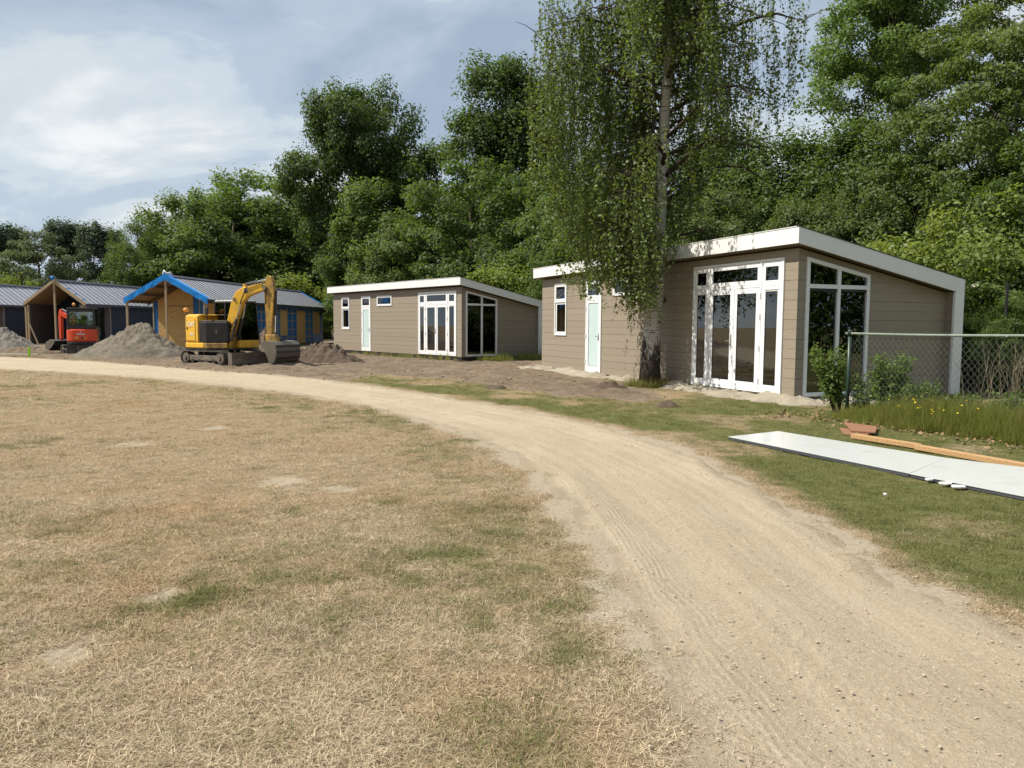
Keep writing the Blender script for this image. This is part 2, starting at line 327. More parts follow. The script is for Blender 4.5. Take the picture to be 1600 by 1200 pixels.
    MT['leaf_mid'] = leafmat('mid_leaves', (.038, .073, .015), (.094, .143, .031), (.165, .26, .03))
    MT['leaf_light'] = leafmat('light_leaves', (.056, .094, .020), (.122, .176, .042), (.21, .31, .042))
    MT['leaf_olive'] = leafmat('olive_leaves', (.056, .085, .022), (.125, .165, .046), (.20, .27, .04))
    MT['leaf_yellow'] = leafmat('yellow_leaves', (.110, .150, .026), (.21, .26, .055), (.32, .40, .05))
    MT['leaf_far'] = leafmat('hazed_poplar_leaves', (.050, .076, .044), (.088, .124, .070), (.11, .16, .06))  # grey-green poplar leaf, with bluish distance haze put into its colour
    MT['leaf_willow'] = leafmat('willow_leaves', (.080, .108, .052), (.145, .18, .088), (.18, .23, .08))
    MT['leaf_birch'] = leafmat('birch_leaves', (.055, .088, .016), (.150, .195, .045), (.24, .33, .035), .42, .04)
    MT['leaf_ash'] = leafmat('ash_leaves', (.055, .100, .022), (.130, .195, .044), (.22, .35, .05))
    MT['leaf_weed'] = leafmat('weed_leaves', (.080, .130, .026), (.16, .23, .055), (.26, .38, .06))
    MT['blossom'] = plain('cream_blossom', (.62, .58, .42), .8, 0, .3, .1)
    MT['flower'] = plain('yellow_petals', (.75, .55, .02), .6, 0, .3, .1)
    MT['deadleaf'] = plain('dead_leaves', (.25, .165, .09), .8, 0, .3, .6, 14)
    MT['stalk'] = plain('dead_stalks', (.21, .165, .11), .8, 0, .3, .3, 10)
    m = NT('bark'); v = m.coord('Object', (3, 3, .7)); n = m.noise(v, 4, 6, .7); MT['bark'] = m.fin(m.mix(m.ramp(n, [(.35, 0.), (.7, 1.)]), (.045, .036, .028), (.13, .105, .08)), .9, m.bump(n, .8, .04), 0, .2)
    m = NT('birch_bark'); v = m.coord('Object'); z = m.n('ShaderNodeSeparateXYZ', Vector=v).outputs[2]
    marks = m.noise(m.coord('Object', (1.6, 1.6, 9)), 2.6, 4, .65, .5); rough = m.noise(m.coord('Object', (2.2, 2.2, .8)), 3., 6, .72, .8)
    wht = m.mix(m.noise(v, 5, 4), (.42, .38, .33), (.60, .57, .52)); wht = m.mix(m.ramp(marks, [(.56, 0.), (.63, 1.)]), wht, (.055, .046, .04))
    low = m.math('ADD', m.ramp(m.math('DIVIDE', z, 4.0), [(.10, 1.), (.52, 0.)]), m.math('MULTIPLY', m.math('SUBTRACT', rough, .5), 2.2))
    MT['birch'] = m.fin(m.mix(m.ramp(low, [(.42, 0.), (.58, 1.)]), wht, m.mix(rough, (.02, .016, .013), (.085, .07, .055))), .85, m.bump(m.math('ADD', rough, m.math('MULTIPLY', marks, .3)), .9, .05), 0, .2)
    MT['twig'] = plain('twigs', (.06, .045, .034), .9, 0, .2, .3)
    # machines
    MT['yellow'] = dirty('yellow_paint', (.76, .44, .045), (.20, .15, .10), .28, .35)
    MT['yellowmud'] = dirty('muddy_yellow_paint', (.62, .36, .045), (.10, .075, .05), .72, .4, 0, 2.4)
    MT['red'] = dirty('orange_red_paint', (.62, .062, .022), (.22, .14, .10), .18, .3)
    MT['panelblack'] = dirty('black_panel', (.014, .014, .016), (.10, .085, .065), .25, .4)
    MT['muddysteel'] = dirty('muddy_steel', (.15, .13, .11), (.26, .215, .16), .55, .5, .3)
    MT['darksteel'] = dirty('dark_steel', (.035, .036, .040), (.13, .11, .085), .4, .5, .3)
    MT['decal'] = plain('white_decal', (.72, .72, .70), .5, 0, .5, .05)
    MT['cabroof'] = plain('cab_roof', (.50, .50, .48), .5, 0, .5, .1)
    MT['green'] = plain('green_coated_steel', (.185, .225, .18), .4, 0, .5, .15)
    MT['greendark'] = plain('dark_green_post', (.020, .042, .030), .4, 0, .5, .2)
    MT['wire'] = plain('fence_wire', (.17, .195, .175), .45, .4, .5, .15)
    m = NT('panel_white'); v = m.coord('World'); st = m.noise(v, 2.5, 6, .7); spk = m.noise(v, 26, 3, .7)
    c = m.mix(m.ramp(st, [(.52, 0.), (.74, .5)]), (.60, .62, .60), (.42, .42, .37)); c = m.mix(m.ramp(spk, [(.68, 0.), (.76, .7)]), c, (.28, .23, .16))
    gx = m.n('ShaderNodeSeparateXYZ', Vector=m.coord('World', (1, 1, 1), (0, 0, 1.142))).outputs[1]; g = m.ramp(m.math('SINE', m.math('MULTIPLY', gx, 58.)), [(.80, 0.), (.97, 1.)])
    c = m.mix(m.math('MULTIPLY', g, .16), c, (.30, .30, .28)); MT['panel'] = m.fin(c, .24, m.bump(g, .3, -.004), 0, .6)
    MT['paneledge'] = plain('panel_core', (.055, .06, .075), .7)
    MT['lime'] = plain('lime_paint', (.30, .55, .03), .5)
    MT['paleplank'] = wood('weathered_plank', (.40, .36, .28), (.55, .50, .40), .8, (4, 4, 4))
mk_materials()

# ------------------------------------------------------------------ ground, path, bare soil
def g2(pts, z=0.): return [gnd(x, y, z)[:2] for x, y in pts]
INNER = [(-36, 41.5)] + g2([(0, 576), (200, 588), (350, 602), (450, 613), (560, 632), (650, 655), (720, 675), (780, 705), (830, 740), (870, 780), (905, 830), (940, 890), (975, 960), (1010, 1040), (1050, 1120), (1080, 1200)]) + [(.95, 1.2), (1.5, -2), (2.6, -7)]
OUTER = [(-40, 48)] + g2([(0, 557), (150, 565), (300, 577), (430, 586), (560, 600), (680, 618), (800, 638), (900, 655), (1000, 680), (1080, 710), (1150, 745), (1220, 785), (1290, 830), (1370, 880), (1450, 920), (1530, 955), (1600, 985)]) + [(3.3, 2.6), (4.4, -1.5), (5.8, -7)]
INNER = np.array(INNER, float); OUTER = np.array(OUTER, float)
def resample(P, n):
    d = np.r_[0, np.cumsum(np.hypot(*np.diff(P, axis=0).T))]; t = np.linspace(0, d[-1], n)
    Q = np.c_[np.interp(t, d, P[:, 0]), np.interp(t, d, P[:, 1])]
    for _ in range(max(2, n // 60)): Q[1:-1] = (Q[:-2] + 2 * Q[1:-1] + Q[2:]) / 4
    return Q
PATHPOLY = np.r_[resample(INNER, 160), resample(OUTER, 160)[::-1]]
SOILPOLY = np.array(g2([(-200, 552), (0, 556), (150, 564), (300, 577), (430, 586), (530, 596), (590, 585), (700, 592), (800, 606), (880, 618), (950, 622), (1010, 628), (1040, 622), (1000, 606), (848, 575), (848, 562), (720, 561), (520, 541), (300, 540), (-250, 540)]))
def hz(x, y):
    far = sstep(45, 90, np.hypot(x, y))
    h = .05 * (fbm(x * .22 + 9, y * .22 + 4, 11, 3) - .5) + .045 * (fbm(x * 1.5, y * 1.5, 12, 3) - .5) * sstep(60, 20, y)
    return h * (1 - far)
def blobs(x, y, L):
    m = np.zeros(x.shape)
    for px, py, r in L:
        g = gnd(px, py); rr = r * g[1] / F
        d = np.hypot((x - g[0]) / rr, (y - g[1]) / (rr * 1.15)); m = np.maximum(m, sstep(1.25, .35, d + 1.5 * (fbm(x * 1.9, y * 1.9, 5, 4) - .5)))
    return m
GREENB = [(560, 905, 150), (700, 890, 130), (800, 940, 120), (640, 655, 90), (560, 645, 60), (740, 690, 45), (285, 741, 34), (280, 935, 80), (70, 830, 80), (850, 1000, 90), (780, 800, 70), (30, 605, 60), (120, 600, 60), (600, 780, 40), (900, 900, 60), (470, 800, 40), (760, 1010, 60), (60, 690, 60), (420, 640, 60)]
SANDB = [(205, 692, 58), (445, 750, 55), (100, 1020, 105), (255, 925, 62), (535, 762, 40), (60, 1080, 60), (330, 668, 34), (1060, 1180, 30)]
def masks(x, y):
    pd = polydist(x, y, PATHPOLY); sd = polydist(x, y, SOILPOLY)
    od = np.full(x.shape, 1e9)
    O2 = resample(OUTER, 160)
    for i in range(0, 160): od = np.minimum(od, np.hypot(x - O2[i, 0], y - O2[i, 1]))
    right = sstep(-.1, .5, polydist(x, y, np.r_[O2[::-1], [[-40, 120], [90, 120], [90, -7]]]))
    n = fbm(x * .8, y * .8, 21, 4); n2 = fbm(x * 2.6, y * 2.6, 22, 3)
    gr = .50 * blobs(x, y, GREENB) * sstep(.25, .75, fbm(x * 3.1, y * 3.1, 23, 4)) * 1.25 + .10 * n + .24 * sstep(.46, .66, fbm(x * .33 + 3, y * .5, 24, 4)) * sstep(.3, .7, fbm(x * 2.2, y * 2.2, 25, 3))
    # band of greener grass along the inside of the bend, browner rim right at the sand
    gr = np.maximum(gr, (1 - right) * .42 * sstep(-.25, -.5, pd) * sstep(-1.9, -.7, pd) * sstep(.3, .65, n))
    gl = .92 - .50 * sstep(.50, .70, n) - .30 * sstep(-2.6, -.3, sd) - .45 * sstep(-.55, -.1, pd)
    gr = gr * (1 - right) + right * np.clip(gl, 0, 1)
    so = np.maximum(sstep(-.35, .25, sd + .5 * (n2 - .5)), right * sstep(40, 55, y) * .7)
    sa = np.maximum(sstep(-.38, .12, pd + .55 * (n2 - .5)), .80 * blobs(x, y, SANDB))
    sa = np.maximum(sa, .35 * sstep(-1.6, 0, pd) * (1 - right) * sstep(.35, .6, n))
    return pd, sd, gr * (1 - .8 * so), so, sa, right

def grow(a, step, k, end):
    r = [a]
    while abs(r[-1]) < end: r.append(r[-1] + step); step *= k
    return r
xs = np.r_[-700, -250, grow(-9, -.16, 1.05, 60)[::-1], np.arange(-8.86, 9, .13), grow(9, .16, 1.05, 60), 250, 700]
ys = np.r_[-700, -150, -40, -15, -6, -2, 0, 1, np.arange(1.8, 17, .12), grow(17, .14, 1.045, 95), 150, 300, 900]
X, Y = np.meshgrid(xs, ys); pd, sd, gr, so, sa, right = masks(X, Y)
Z = hz(X, Y) - .07 * sstep(.22, .6, pd) - .05 * sstep(.25, .7, sd) - .012 * blobs(X, Y, SANDB)
ny, nx = X.shape; idx = np.arange(ny * nx).reshape(ny, nx)
quads = lambda I: np.c_[I[:-1, :-1].ravel(), I[:-1, 1:].ravel(), I[1:, 1:].ravel(), I[1:, :-1].ravel()]
me = np_mesh('ground', np.c_[X.ravel(), Y.ravel(), Z.ravel()], quads(idx), MT['ground'], True)
for k, v in (('green', gr), ('soil', so), ('sand', sa)): attr(me, k, v.ravel())
tag(link('ground', me), kind='structure')

def sand_path():
    n, m = 700, 34
    A = resample(INNER, n); B = resample(OUTER, n); t = np.linspace(-.05, 1.05, m)
    mid = (A + B) / 2; arc = np.r_[0, np.cumsum(np.hypot(*np.diff(mid, axis=0).T))]; wd = np.hypot(*(B - A).T)
    P = A[:, None, :] * (1 - t)[None, :, None] + B[:, None, :] * t[None, :, None]
    x, y = P[..., 0], P[..., 1]; e = np.minimum(t, 1 - t)[None, :] * wd[:, None]
    rag = .34 * (fbm(x * 1.6, y * 1.6, 31, 4) - .5)
    rut = -.018 * (np.exp(-((t - .3) / .1) ** 2) + np.exp(-((t - .72) / .1) ** 2))[None, :]
    z = hz(x, y) + .004 + rut + .030 * (fbm(x * 4.5, y * 4.5, 32, 4) - .5) - .036 * sstep(.16, -.2, e + rag)
    me = np_mesh('path', np.c_[x.ravel(), y.ravel(), z.ravel()], quads(np.arange(n * m).reshape(n, m))[:, ::-1], MT['path'], True)
    attr(me, 'edge', sstep(.42, .0, e + rag).ravel())
    uvl = me.uv_layers.new(name='UVMap'); vi = np.empty(len(me.loops), np.int32); me.loops.foreach_get('vertex_index', vi)
    U = np.c_[(t[None, :] * wd[:, None]).ravel(), np.repeat(arc, m)][vi]; uvl.data.foreach_set('uv', U.astype(np.float32).ravel())
    tag(link('path', me), kind='structure')
sand_path()

def soil_sheet():
    x, y = np.meshgrid(np.arange(-46, 7.2, .2), np.r_[np.arange(13.3, 26, .13), np.arange(26, 66, .26)])
    sd = polydist(x, y, SOILPOLY); n = fbm(x * .9, y * .9, 41, 5, .58)
    rip = np.abs(fbm(x * 2.4, y * 1.1, 43, 3) - .5)
    c2 = np.array([(-2.322, 34.966), (-10.6, 45.2), (-7.0, 48.1), (1.3, 37.9)]); dip = sstep(-1.1, -.1, polydist(x, y, c2))
    z = hz(x, y) * (1 - dip) - .09 * dip + .02 + (1 - .7 * dip) * (.26 * (n - .46) + .12 * (fbm(x * 3.6, y * 3.6, 45, 4, .62) - .5)) * sstep(0, 1.2, sd) - .12 * rip * (1 - dip) - .12 * sstep(.55, -.25, sd + .9 * (n - .5))
    ny, nx = x.shape; I = np.arange(ny * nx).reshape(ny, nx); Q = quads(I); ok = (sd > -.4).ravel(); Q = Q[ok[Q].all(1)]
    u, inv = np.unique(Q, return_inverse=True); V = np.c_[x.ravel(), y.ravel(), z.ravel()][u]
    tag(link('bare_soil', np_mesh('bare_soil', V, inv.reshape(-1, 4), MT['soil'], True)), kind='structure')
soil_sheet()

# ------------------------------------------------------------------ chalets
def clip(P, a, b, c):                                    # keep a*s + b*z <= c
    R = []
    for i in range(len(P)):
        p, q = P[i], P[(i + 1) % len(P)]; dp = a * p[0] + b * p[1] - c; dq = a * q[0] + b * q[1] - c
        if dp <= 1e-9: R.append(p)
        if (dp < -1e-9 and dq > 1e-9) or (dp > 1e-9 and dq < -1e-9):
            t = dp / (dp - dq); R.append((p[0] + t * (q[0] - p[0]), p[1] + t * (q[1] - p[1])))
    return R
def area(P): return abs(sum(P[i][0] * P[(i + 1) % len(P)][1] - P[(i + 1) % len(P)][0] * P[i][1] for i in range(len(P)))) / 2 if len(P) > 2 else 0
def pieces(s0, s1, z0, z1, top, holes):
    L = [clip([(s0, z0), (s1, z0), (s1, z1), (s0, z1)], -top[1], 1, top[0])]
    for (h0, h1, hb, ht) in holes:
        N = []
        for P in L:
            N += [clip(P, 1, 0, h0), clip(P, -1, 0, -h1)]
            mid = clip(clip(P, -1, 0, -h0), 1, 0, h1); N += [clip(mid, 0, 1, hb), clip(mid, ht[1], -1, -ht[0])]
        L = [P for P in N if area(P) > 2e-4]
    L = [P for P in L if area(P) > 2e-4]
    grp = list(range(len(L)))
    def zr(P, s): z = [p[1] for p in P if abs(p[0] - s) < 1e-6]; return (min(z), max(z)) if len(z) > 1 else None
    for i, P in enumerate(L):
        for j, Q in enumerate(L):
            s = max(p[0] for p in P)
            if i != j and abs(s - min(q[0] for q in Q)) < 1e-6:
                a, b = zr(P, s), zr(Q, s)
                if a and b and min(a[1], b[1]) - max(a[0], b[0]) > 1e-3: g, h = grp[i], grp[j]; grp = [g if k == h else k for k in grp]
    return [[L[i] for i in range(len(L)) if grp[i] == g] for g in sorted(set(grp))]
def wallpiece(mb, P, org, sd, nd, th):
    mb.prism([Vector(org) + Vector(sd) * s + Vector((0, 0, z)) for s, z in P], Vector(nd) * th)
def cladding(root, org, sd, nd, s0, s1, z0, z1, top, holes, mat, course=.2125, th=.02):
    k = 0; z = z0
    while z < z1:
        ga, gb = (.0045, .002) if k % 2 == 0 else (.002, .0045)
        for G in pieces(s0, s1, z + ga, min(z + course, z1) - gb, top, holes):
            mb = MB()
            for P in G: wallpiece(mb, P, org, sd, nd, th)
            mb.build('plank', mat, root)
        z += course; k += 1
def core(root, name, org, sd, nd, s0, s1, z0, z1, top, holes, mat, th):
    mb = MB()
    for G in pieces(s0, s1, z0, z1, top, holes):
        for P in G: wallpiece(mb, P, org, sd, nd, th)
    return mb.build(name, mat, root)

class Plane2:                                            # 2-D drawing on a wall: s along, z up, d outward
    def __init__(s, org, sd, nd): s.o, s.s, s.n = Vector(org), Vector(sd), Vector(nd)
    def poly(s, mb, P, d0, d1): mb.prism([s.o + s.s * a + Vector((0, 0, b)) + s.n * d0 for a, b in P], s.n * (d1 - d0)); return mb
    def rect(s, mb, a0, a1, b0, b1, d0, d1): return s.poly(mb, [(a0, b0), (a1, b0), (a1, b1), (a0, b1)], d0, d1)
    def ring(s, mb, a0, a1, b0, b1, w, d0, d1):
        s.rect(mb, a0, a1, b0, b0 + w, d0, d1); s.rect(mb, a0, a1, b1 - w, b1, d0, d1)
        s.rect(mb, a0, a0 + w, b0 + w, b1 - w, d0, d1); return s.rect(mb, a1 - w, a1, b0 + w, b1 - w, d0, d1)

CH = dict(L=13.156, Wd=4.49, zf=3.635, drop=.962, oh=.264, fh=.34)
def make_chalet(x, y, yaw, z):
    L, Wd, zf, oh, fh = CH['L'], CH['Wd'], CH['zf'], CH['oh'], CH['fh']; sl = CH['drop'] / (Wd + 2 * oh); ws = zf - fh - .03
    r = empty('chalet', (x, y, z), -yaw)
    wt, gl = MT['white'], MT['glass']
    hf = [(.40, 3.70, .04, (3.06, 0)), (8.59, 9.63, .02, (3.02, 0)), (6.30, 7.87, 2.46, (3.0, 0)), (11.09, 12.04, 1.19, (3.03, 0))]
    gt = (3.09, -.187); hg = [(.22, 2.04, .03, gt)]
    hb = [(1.2, 2.9, .75, (2.1, 0)), (6.0, 7.2, 1.0, (2.1, 0))]
    topf = (ws - sl * oh + .01, 0); topg = (ws - sl * oh + .01, -sl); tb = topg[0] - sl * Wd
    fo, fs, fn = (0, 0, 0), (0, 1, 0), (-1, 0, 0)
    # cladding boards: front, both gables, back
    cladding(r, (.02, 0, 0), fs, fn, .0, L, .0, 3.4, topf, hf, MT['clad'])
    cladding(r, (0, .02, 0), (1, 0, 0), (0, -1, 0), .0215, Wd - .01, .0, 3.4, topg, hg, MT['clad'])
    core(r, 'wall', (.135, 0, 0), fs, fn, .135, L - .135, .0, 3.4, topf, hf, MT['inwall'], .112)
    core(r, 'wall', (0, .135, 0), (1, 0, 0), (0, -1, 0), .024, Wd - .01, .0, 3.4, topg, hg, MT['inwall'], .112)
    core(r, 'wall', (Wd - .135, 0, 0), fs, (1, 0, 0), .136, L - .136, .0, 3.4, (tb + .02, 0), hb, MT['inwall'], .13)
    core(r, 'wall', (0, L - .135, 0), (1, 0, 0), (0, 1, 0), .024, Wd - .01, .0, 3.4, topg, [], MT['clad'], .133)
    MB().box(.14, Wd - .14, .14, L - .14, .0, .045).build('floor', MT['infloor'], r)
    MB().box(.14, Wd - .14, 5.2, 5.28, .05, tb).build('partition', MT['inwall'], r)
    # corner trims
    MB().box(-.006, .021, -.006, -.0005, .0, topf[0]).build('corner_trim', MT['clad'], r)
    # dark base beam
    MB().box(.03, Wd - .03, .03, L - .03, -.13, -.006).build('base_beam', MT['basebeam'], r)
    # roof
    def rz(x, d=0): return zf - d - sl * (x + oh)
    yb, ya, x0, x1 = L + oh, -oh, -oh, Wd + oh
    def slab(nm, a, b, c, d, top, bot, mat):
        mb = MB(); mb.prism([(a, c, rz(a, bot)), (b, c, rz(b, bot)), (b, c, rz(b, top)), (a, c, rz(a, top))], (0, d - c, 0)); return mb.build(nm, mat, r)
    slab('roof_deck', x0 + .03, x1 - .03, ya + .03, yb - .03, .03, .29, MT['inwall'])
    slab('roof_felt', x0 + .032, x1 - .032, ya + .032, yb - .032, -.012, .028, MT['bitumen'])
    slab('soffit', x0 + .034, x1 - .034, ya + .034, yb - .034, .292, .312, MT['soffit'])
    # fascia: front in two lengths, gables, back
    half = 6.1
    MB().box(x0, x0 + .028, ya, half - .003, zf - fh, zf).build('fascia_board', MT['fascia'], r)
    MB().box(x0, x0 + .028, half + .003, yb, zf - fh, zf).build('fascia_board', MT['fascia'], r)
    for c in (ya, yb - .028):
        mb = MB(); mb.prism([(x0 + .029, c, rz(x0 + .029, fh)), (x1, c, rz(x1, fh)), (x1, c, rz(x1)), (x0 + .029, c, rz(x0 + .029))], (0, .028, 0)); mb.build('fascia_board', MT['fascia'], r)
    MB().box(x1 - .028, x1, ya + .029, yb - .029, rz(x1, fh), rz(x1)).build('fascia_board', MT['fascia'], r)
    mb = MB(); mb.prism([(x0 - .012, ya - .012, rz(x0, -.002)), (x1 + .01, ya - .012, rz(x1, -.002)), (x1 + .01, ya - .012, rz(x1, -.02)), (x0 - .012, ya - .012, rz(x0, -.02))], (0, .06, 0)); mb.build('roof_edge_trim', MT['bitumen'], r)
    MB().box(x0 - .012, x0 + .045, ya + .05, yb, zf + .002, zf + .016).build('roof_edge_trim', MT['white'], r)
    # fin wall at the back eave with its white end post
    ft = rz(Wd, fh) - .004
    fz = 0.
    while fz < ft: MB().box(Wd - .015, Wd + .10, -.19, -.001, fz + .004, min(fz + .2125, ft) - .003).build('plank', MT['clad'], r); fz += .2125
    MB().box(Wd - .03, Wd + .27, -.262, -.195, -.02, ft).build('corner_post', MT['white'], r, bevel=.006)
    # --- french doors with side lights and transom
    A = Plane2(fo, fs, fn)
    def window(pl, name, a0, a1, b0, b1, fw=.06): return pl.ring(MB(), a0, a1, b0, b1, fw, -.06, .035).build(name, wt, r, bevel=.004)
    def sash(pl, par, a0, a1, b0, b1, w, name='sash', mat=None, d=(.0, .028), wb=None):
        mb = MB(); wb = wb or w
        pl.rect(mb, a0, a1, b0, b0 + wb, *d); pl.rect(mb, a0, a1, b1 - w, b1, *d); pl.rect(mb, a0, a0 + w, b0 + wb, b1 - w, *d); pl.rect(mb, a1 - w, a1, b0 + wb, b1 - w, *d)
        o = mb.build(name, wt, par, bevel=.004)
        pl.rect(MB(), a0 + w - .004, a1 - w + .004, b0 + wb - .004, b1 - w + .004, d[0] + .006, d[0] + .012).build('pane', mat or gl, par)
        pl.ring(MB(), a0 + w - .001, a1 - w + .001, b0 + wb - .001, b1 - w + .001, .012, d[0] + .0125, d[0] + .018).build('gasket', MT['black'], par); return o
    fd = window(A, 'french_door', .40, 3.70, .04, 3.06, .055)
    mb = MB()
    for a in (1.10, 3.00): A.rect(mb, a, a + .05, .097, 3.003, -.055, .038)
    A.rect(mb, 1.152, 2.998, 2.44, 2.50, -.055, .034)
    mb.build('mullion', wt, fd, bevel=.004)
    for a0, a1 in ((.457, 1.098), (3.052, 3.643)):
        sash(A, fd, a0, a1, .10, 2.46, .125); sash(A, fd, a0, a1, 2.465, 3.0, .115)
        A.rect(MB(), a0 + .10, a1 - .10, 2.375, 2.405, .029, .045).build('trickle_vent', wt, fd)
    sash(A, fd, 1.155, 2.995, 2.505, 3.0, .10)
    sash(A, fd, 1.155, 2.073, .10, 2.435, .125, 'door_leaf', wb=.15); sash(A, fd, 2.077, 2.995, .10, 2.435, .125, 'door_leaf', wb=.15)
    A.rect(MB(), 2.045, 2.105, .10, 2.435, .0285, .042).build('meeting_strip', wt, fd, bevel=.004)
    for a in (1.125, 3.025):
        for b in (.25, 1.0, 1.72, 2.2): MB().tube([A.o + A.s * a + A.n * .05 + Vector((0, 0, b + q)) for q in (0, .11)], .016, 8).build('hinge', wt, fd)
    mb = MB(); A.rect(mb, 2.115, 2.145, 1.05, 1.30, .043, .052); A.rect(mb, 2.12, 2.14, 1.19, 1.21, .052, .085); A.rect(mb, 2.12, 2.27, 1.19, 1.212, .085, .10); mb.build('handle', MT['steel'], fd)
    # --- single door with frosted glass
    dr = window(A, 'side_door', 8.59, 9.63, .02, 3.02, .06)
    A.rect(MB(), 8.652, 9.568, 2.40, 2.455, -.055, .032).build('mullion', wt, dr)
    sash(A, dr, 8.655, 9.565, .085, 2.395, .12, 'door_leaf', MT['frost'], wb=.14); sash(A, dr, 8.655, 9.565, 2.46, 2.955, .07)
    for b in (.3, 1.15, 2.05): MB().tube([A.o + A.s * 9.60 + A.n * .05 + Vector((0, 0, b + q)) for q in (0, .12)], .018, 8).build('hinge', wt, dr)
    mb = MB(); A.rect(mb, 8.70, 8.73, 1.05, 1.30, .029, .04); A.rect(mb, 8.70, 8.86, 1.19, 1.212, .07, .085); A.rect(mb, 8.705, 8.725, 1.19, 1.21, .04, .07); mb.build('handle', MT['steel'], dr)
    # --- high window, tall window
    hw = window(A, 'window', 6.30, 7.87, 2.46, 3.0, .05); sash(A, hw, 6.352, 7.818, 2.512, 2.948, .05)
    tw = window(A, 'window', 11.09, 12.04, 1.19, 3.03, .06); A.rect(MB(), 11.152, 11.978, 2.36, 2.42, -.055, .032).build('mullion', wt, tw)
    sash(A, tw, 11.155, 11.975, 2.425, 2.965, .06); sash(A, tw, 11.155, 11.975, 1.255, 2.355, .07, d=(-.03, -.002))
    # --- gable window with sloping head
    B = Plane2((0, 0, 0), (1, 0, 0), (0, -1, 0)); t = lambda s, o=0.: gt[0] + gt[1] * s - o
    mb = MB(); a0, a1, w = .22, 2.04, .085
    B.rect(mb, a0, a1, .03, .03 + w, -.06, .035)
    for a in (a0, a1 - w): B.poly(mb, [(a, .03 + w), (a + w, .03 + w), (a + w, t(a + w, w)), (a, t(a, w))], -.06, .035)
    B.poly(mb, [(a0, t(a0, w)), (a1, t(a1, w)), (a1, t(a1)), (a0, t(a0))], -.06, .035)
    gw = mb.build('gable_window', wt, r, bevel=.004)
    mb = MB(); m0, m1 = 1.095, 1.185
    B.poly(mb, [(m0, .116), (m1, .116), (m1, t(m1, w)), (m0, t(m0, w))], -.055, .032)
    for p, q in ((a0 + w, m0), (m1, a1 - w)): B.rect(mb, p, q, 2.38, 2.47, -.055, .030)
    mb.build('mullion', wt, gw, bevel=.004)
    for p, q in ((a0 + w, m0), (m1, a1 - w)):
        B.rect(MB(), p, q, .116, 2.379, -.02, -.012).build('pane', gl, gw)
        B.poly(MB(), [(p, 2.471), (q, 2.471), (q, t(q, w)), (p, t(p, w))], -.02, -.012).build('pane', gl, gw)
        B.rect(MB(), p + .01, q - .01, 2.325, 2.365, -.01, .024).build('trickle_vent', MT['black'], gw)
    # --- back windows seen through the gable window
    D = Plane2((Wd, 0, 0), fs, (1, 0, 0))
    for (p, q, b, tt) in hb:
        bw = D.ring(MB(), p, q, b, tt[0], .07, -.09, .02).build('window', wt, r)
        D.rect(MB(), (p + q) / 2 - .05, (p + q) / 2 + .05, b + .07, tt[0] - .07, -.08, .015).build('mullion', wt, bw); D.rect(MB(), p + .06, q - .06, b + .06, tt[0] - .06, -.05, -.044).build('pane', gl, bw)
    return r
chalet = make_chalet(6.1085, 16.4142, -.3893, .1)
chalet2 = copy_tree(chalet); chalet2.location = (-2.322, 34.9664, .157); chalet2.rotation_euler = (0, 0, .6791)
tag(chalet, 'flat fronted taupe chalet with white fascia right behind the birch tree', 'chalet', 'taupe mono-pitch chalets')
tag(chalet2, 'taupe chalet with white fascia standing between the excavator and the birch', 'chalet', 'taupe mono-pitch chalets')
# grey sun screens drawn down behind the panes of the near one
Ap, Bp = Plane2((0, 0, 0), (0, 1, 0), (-1, 0, 0)), Plane2((0, 0, 0), (1, 0, 0), (0, -1, 0))
for a0, a1 in ((.57, .99), (1.27, 1.96), (2.19, 2.88), (3.16, 3.53)): Ap.rect(MB(), a0, a1, .23, 2.38, -.022, -.016).build('sun_screen', MT['screen'], chalet)
for a0, a1 in ((.31, 1.09), (1.19, 1.95)): Bp.rect(MB(), a0, a1, .12, 2.37, -.045, -.039).build('sun_screen', MT['screen'], chalet)
# wall lamp only on the near one
MB().box(-.10, -.002, 5.04, 5.15, 2.19, 2.33).build('wall_lamp', MT['black'], chalet, bevel=.01)

# loose pale sand banked up against the near chalet
def sand_bank():
    ca, sa = math.cos(.3893), math.sin(.3893); ux, uy, vx, vy = -sa, ca, ca, sa
    s, d = np.meshgrid(np.linspace(-.9, 14.5, 230), np.linspace(-.35, 1.9, 34))
    def place(x, y, ws, nm, a0=0, a1=0):
        n = fbm(x * 1.5, y * 1.5, 61, 5, .6)
        edge = .75 + .55 * (vnoise(ws * .55, ws * 0 + 3., 62) - .5) * 2 * .8
        z = .015 + .10 * sstep(edge + .35, .05, d) * (.6 + .8 * n) + (.22 * (n - .5) + .20 * (fbm(x * 4.2, y * 4.2, 64, 4, .6) - .5)) * sstep(edge + .4, edge - .3, d) - .13 * sstep(edge - .5, edge + .6, d) - .22 * sstep(a0, a0 - .7, ws) - .22 * sstep(a1, a1 + .7, ws)
        tag(link(nm, np_mesh(nm, np.c_[x.ravel(), y.ravel(), z.ravel()], quads(np.arange(x.size).reshape(x.shape)), MT['banksand'], True)), kind='structure')
    bx, by = 6.1085, 16.4142
    place(bx + ux * s - vx * d, by + uy * s - vy * d, s, 'sand_strip', -.2, 13.8)
    s2, d = np.meshgrid(np.linspace(-.8, 2.3, 60), np.linspace(-.35, 1.5, 34)); 
    x = bx + vx * s2 - ux * d; y = by + vy * s2 - uy * d; place(x, y, s2 + 40, 'sand_strip', 39.9, 41.5)
sand_bank()

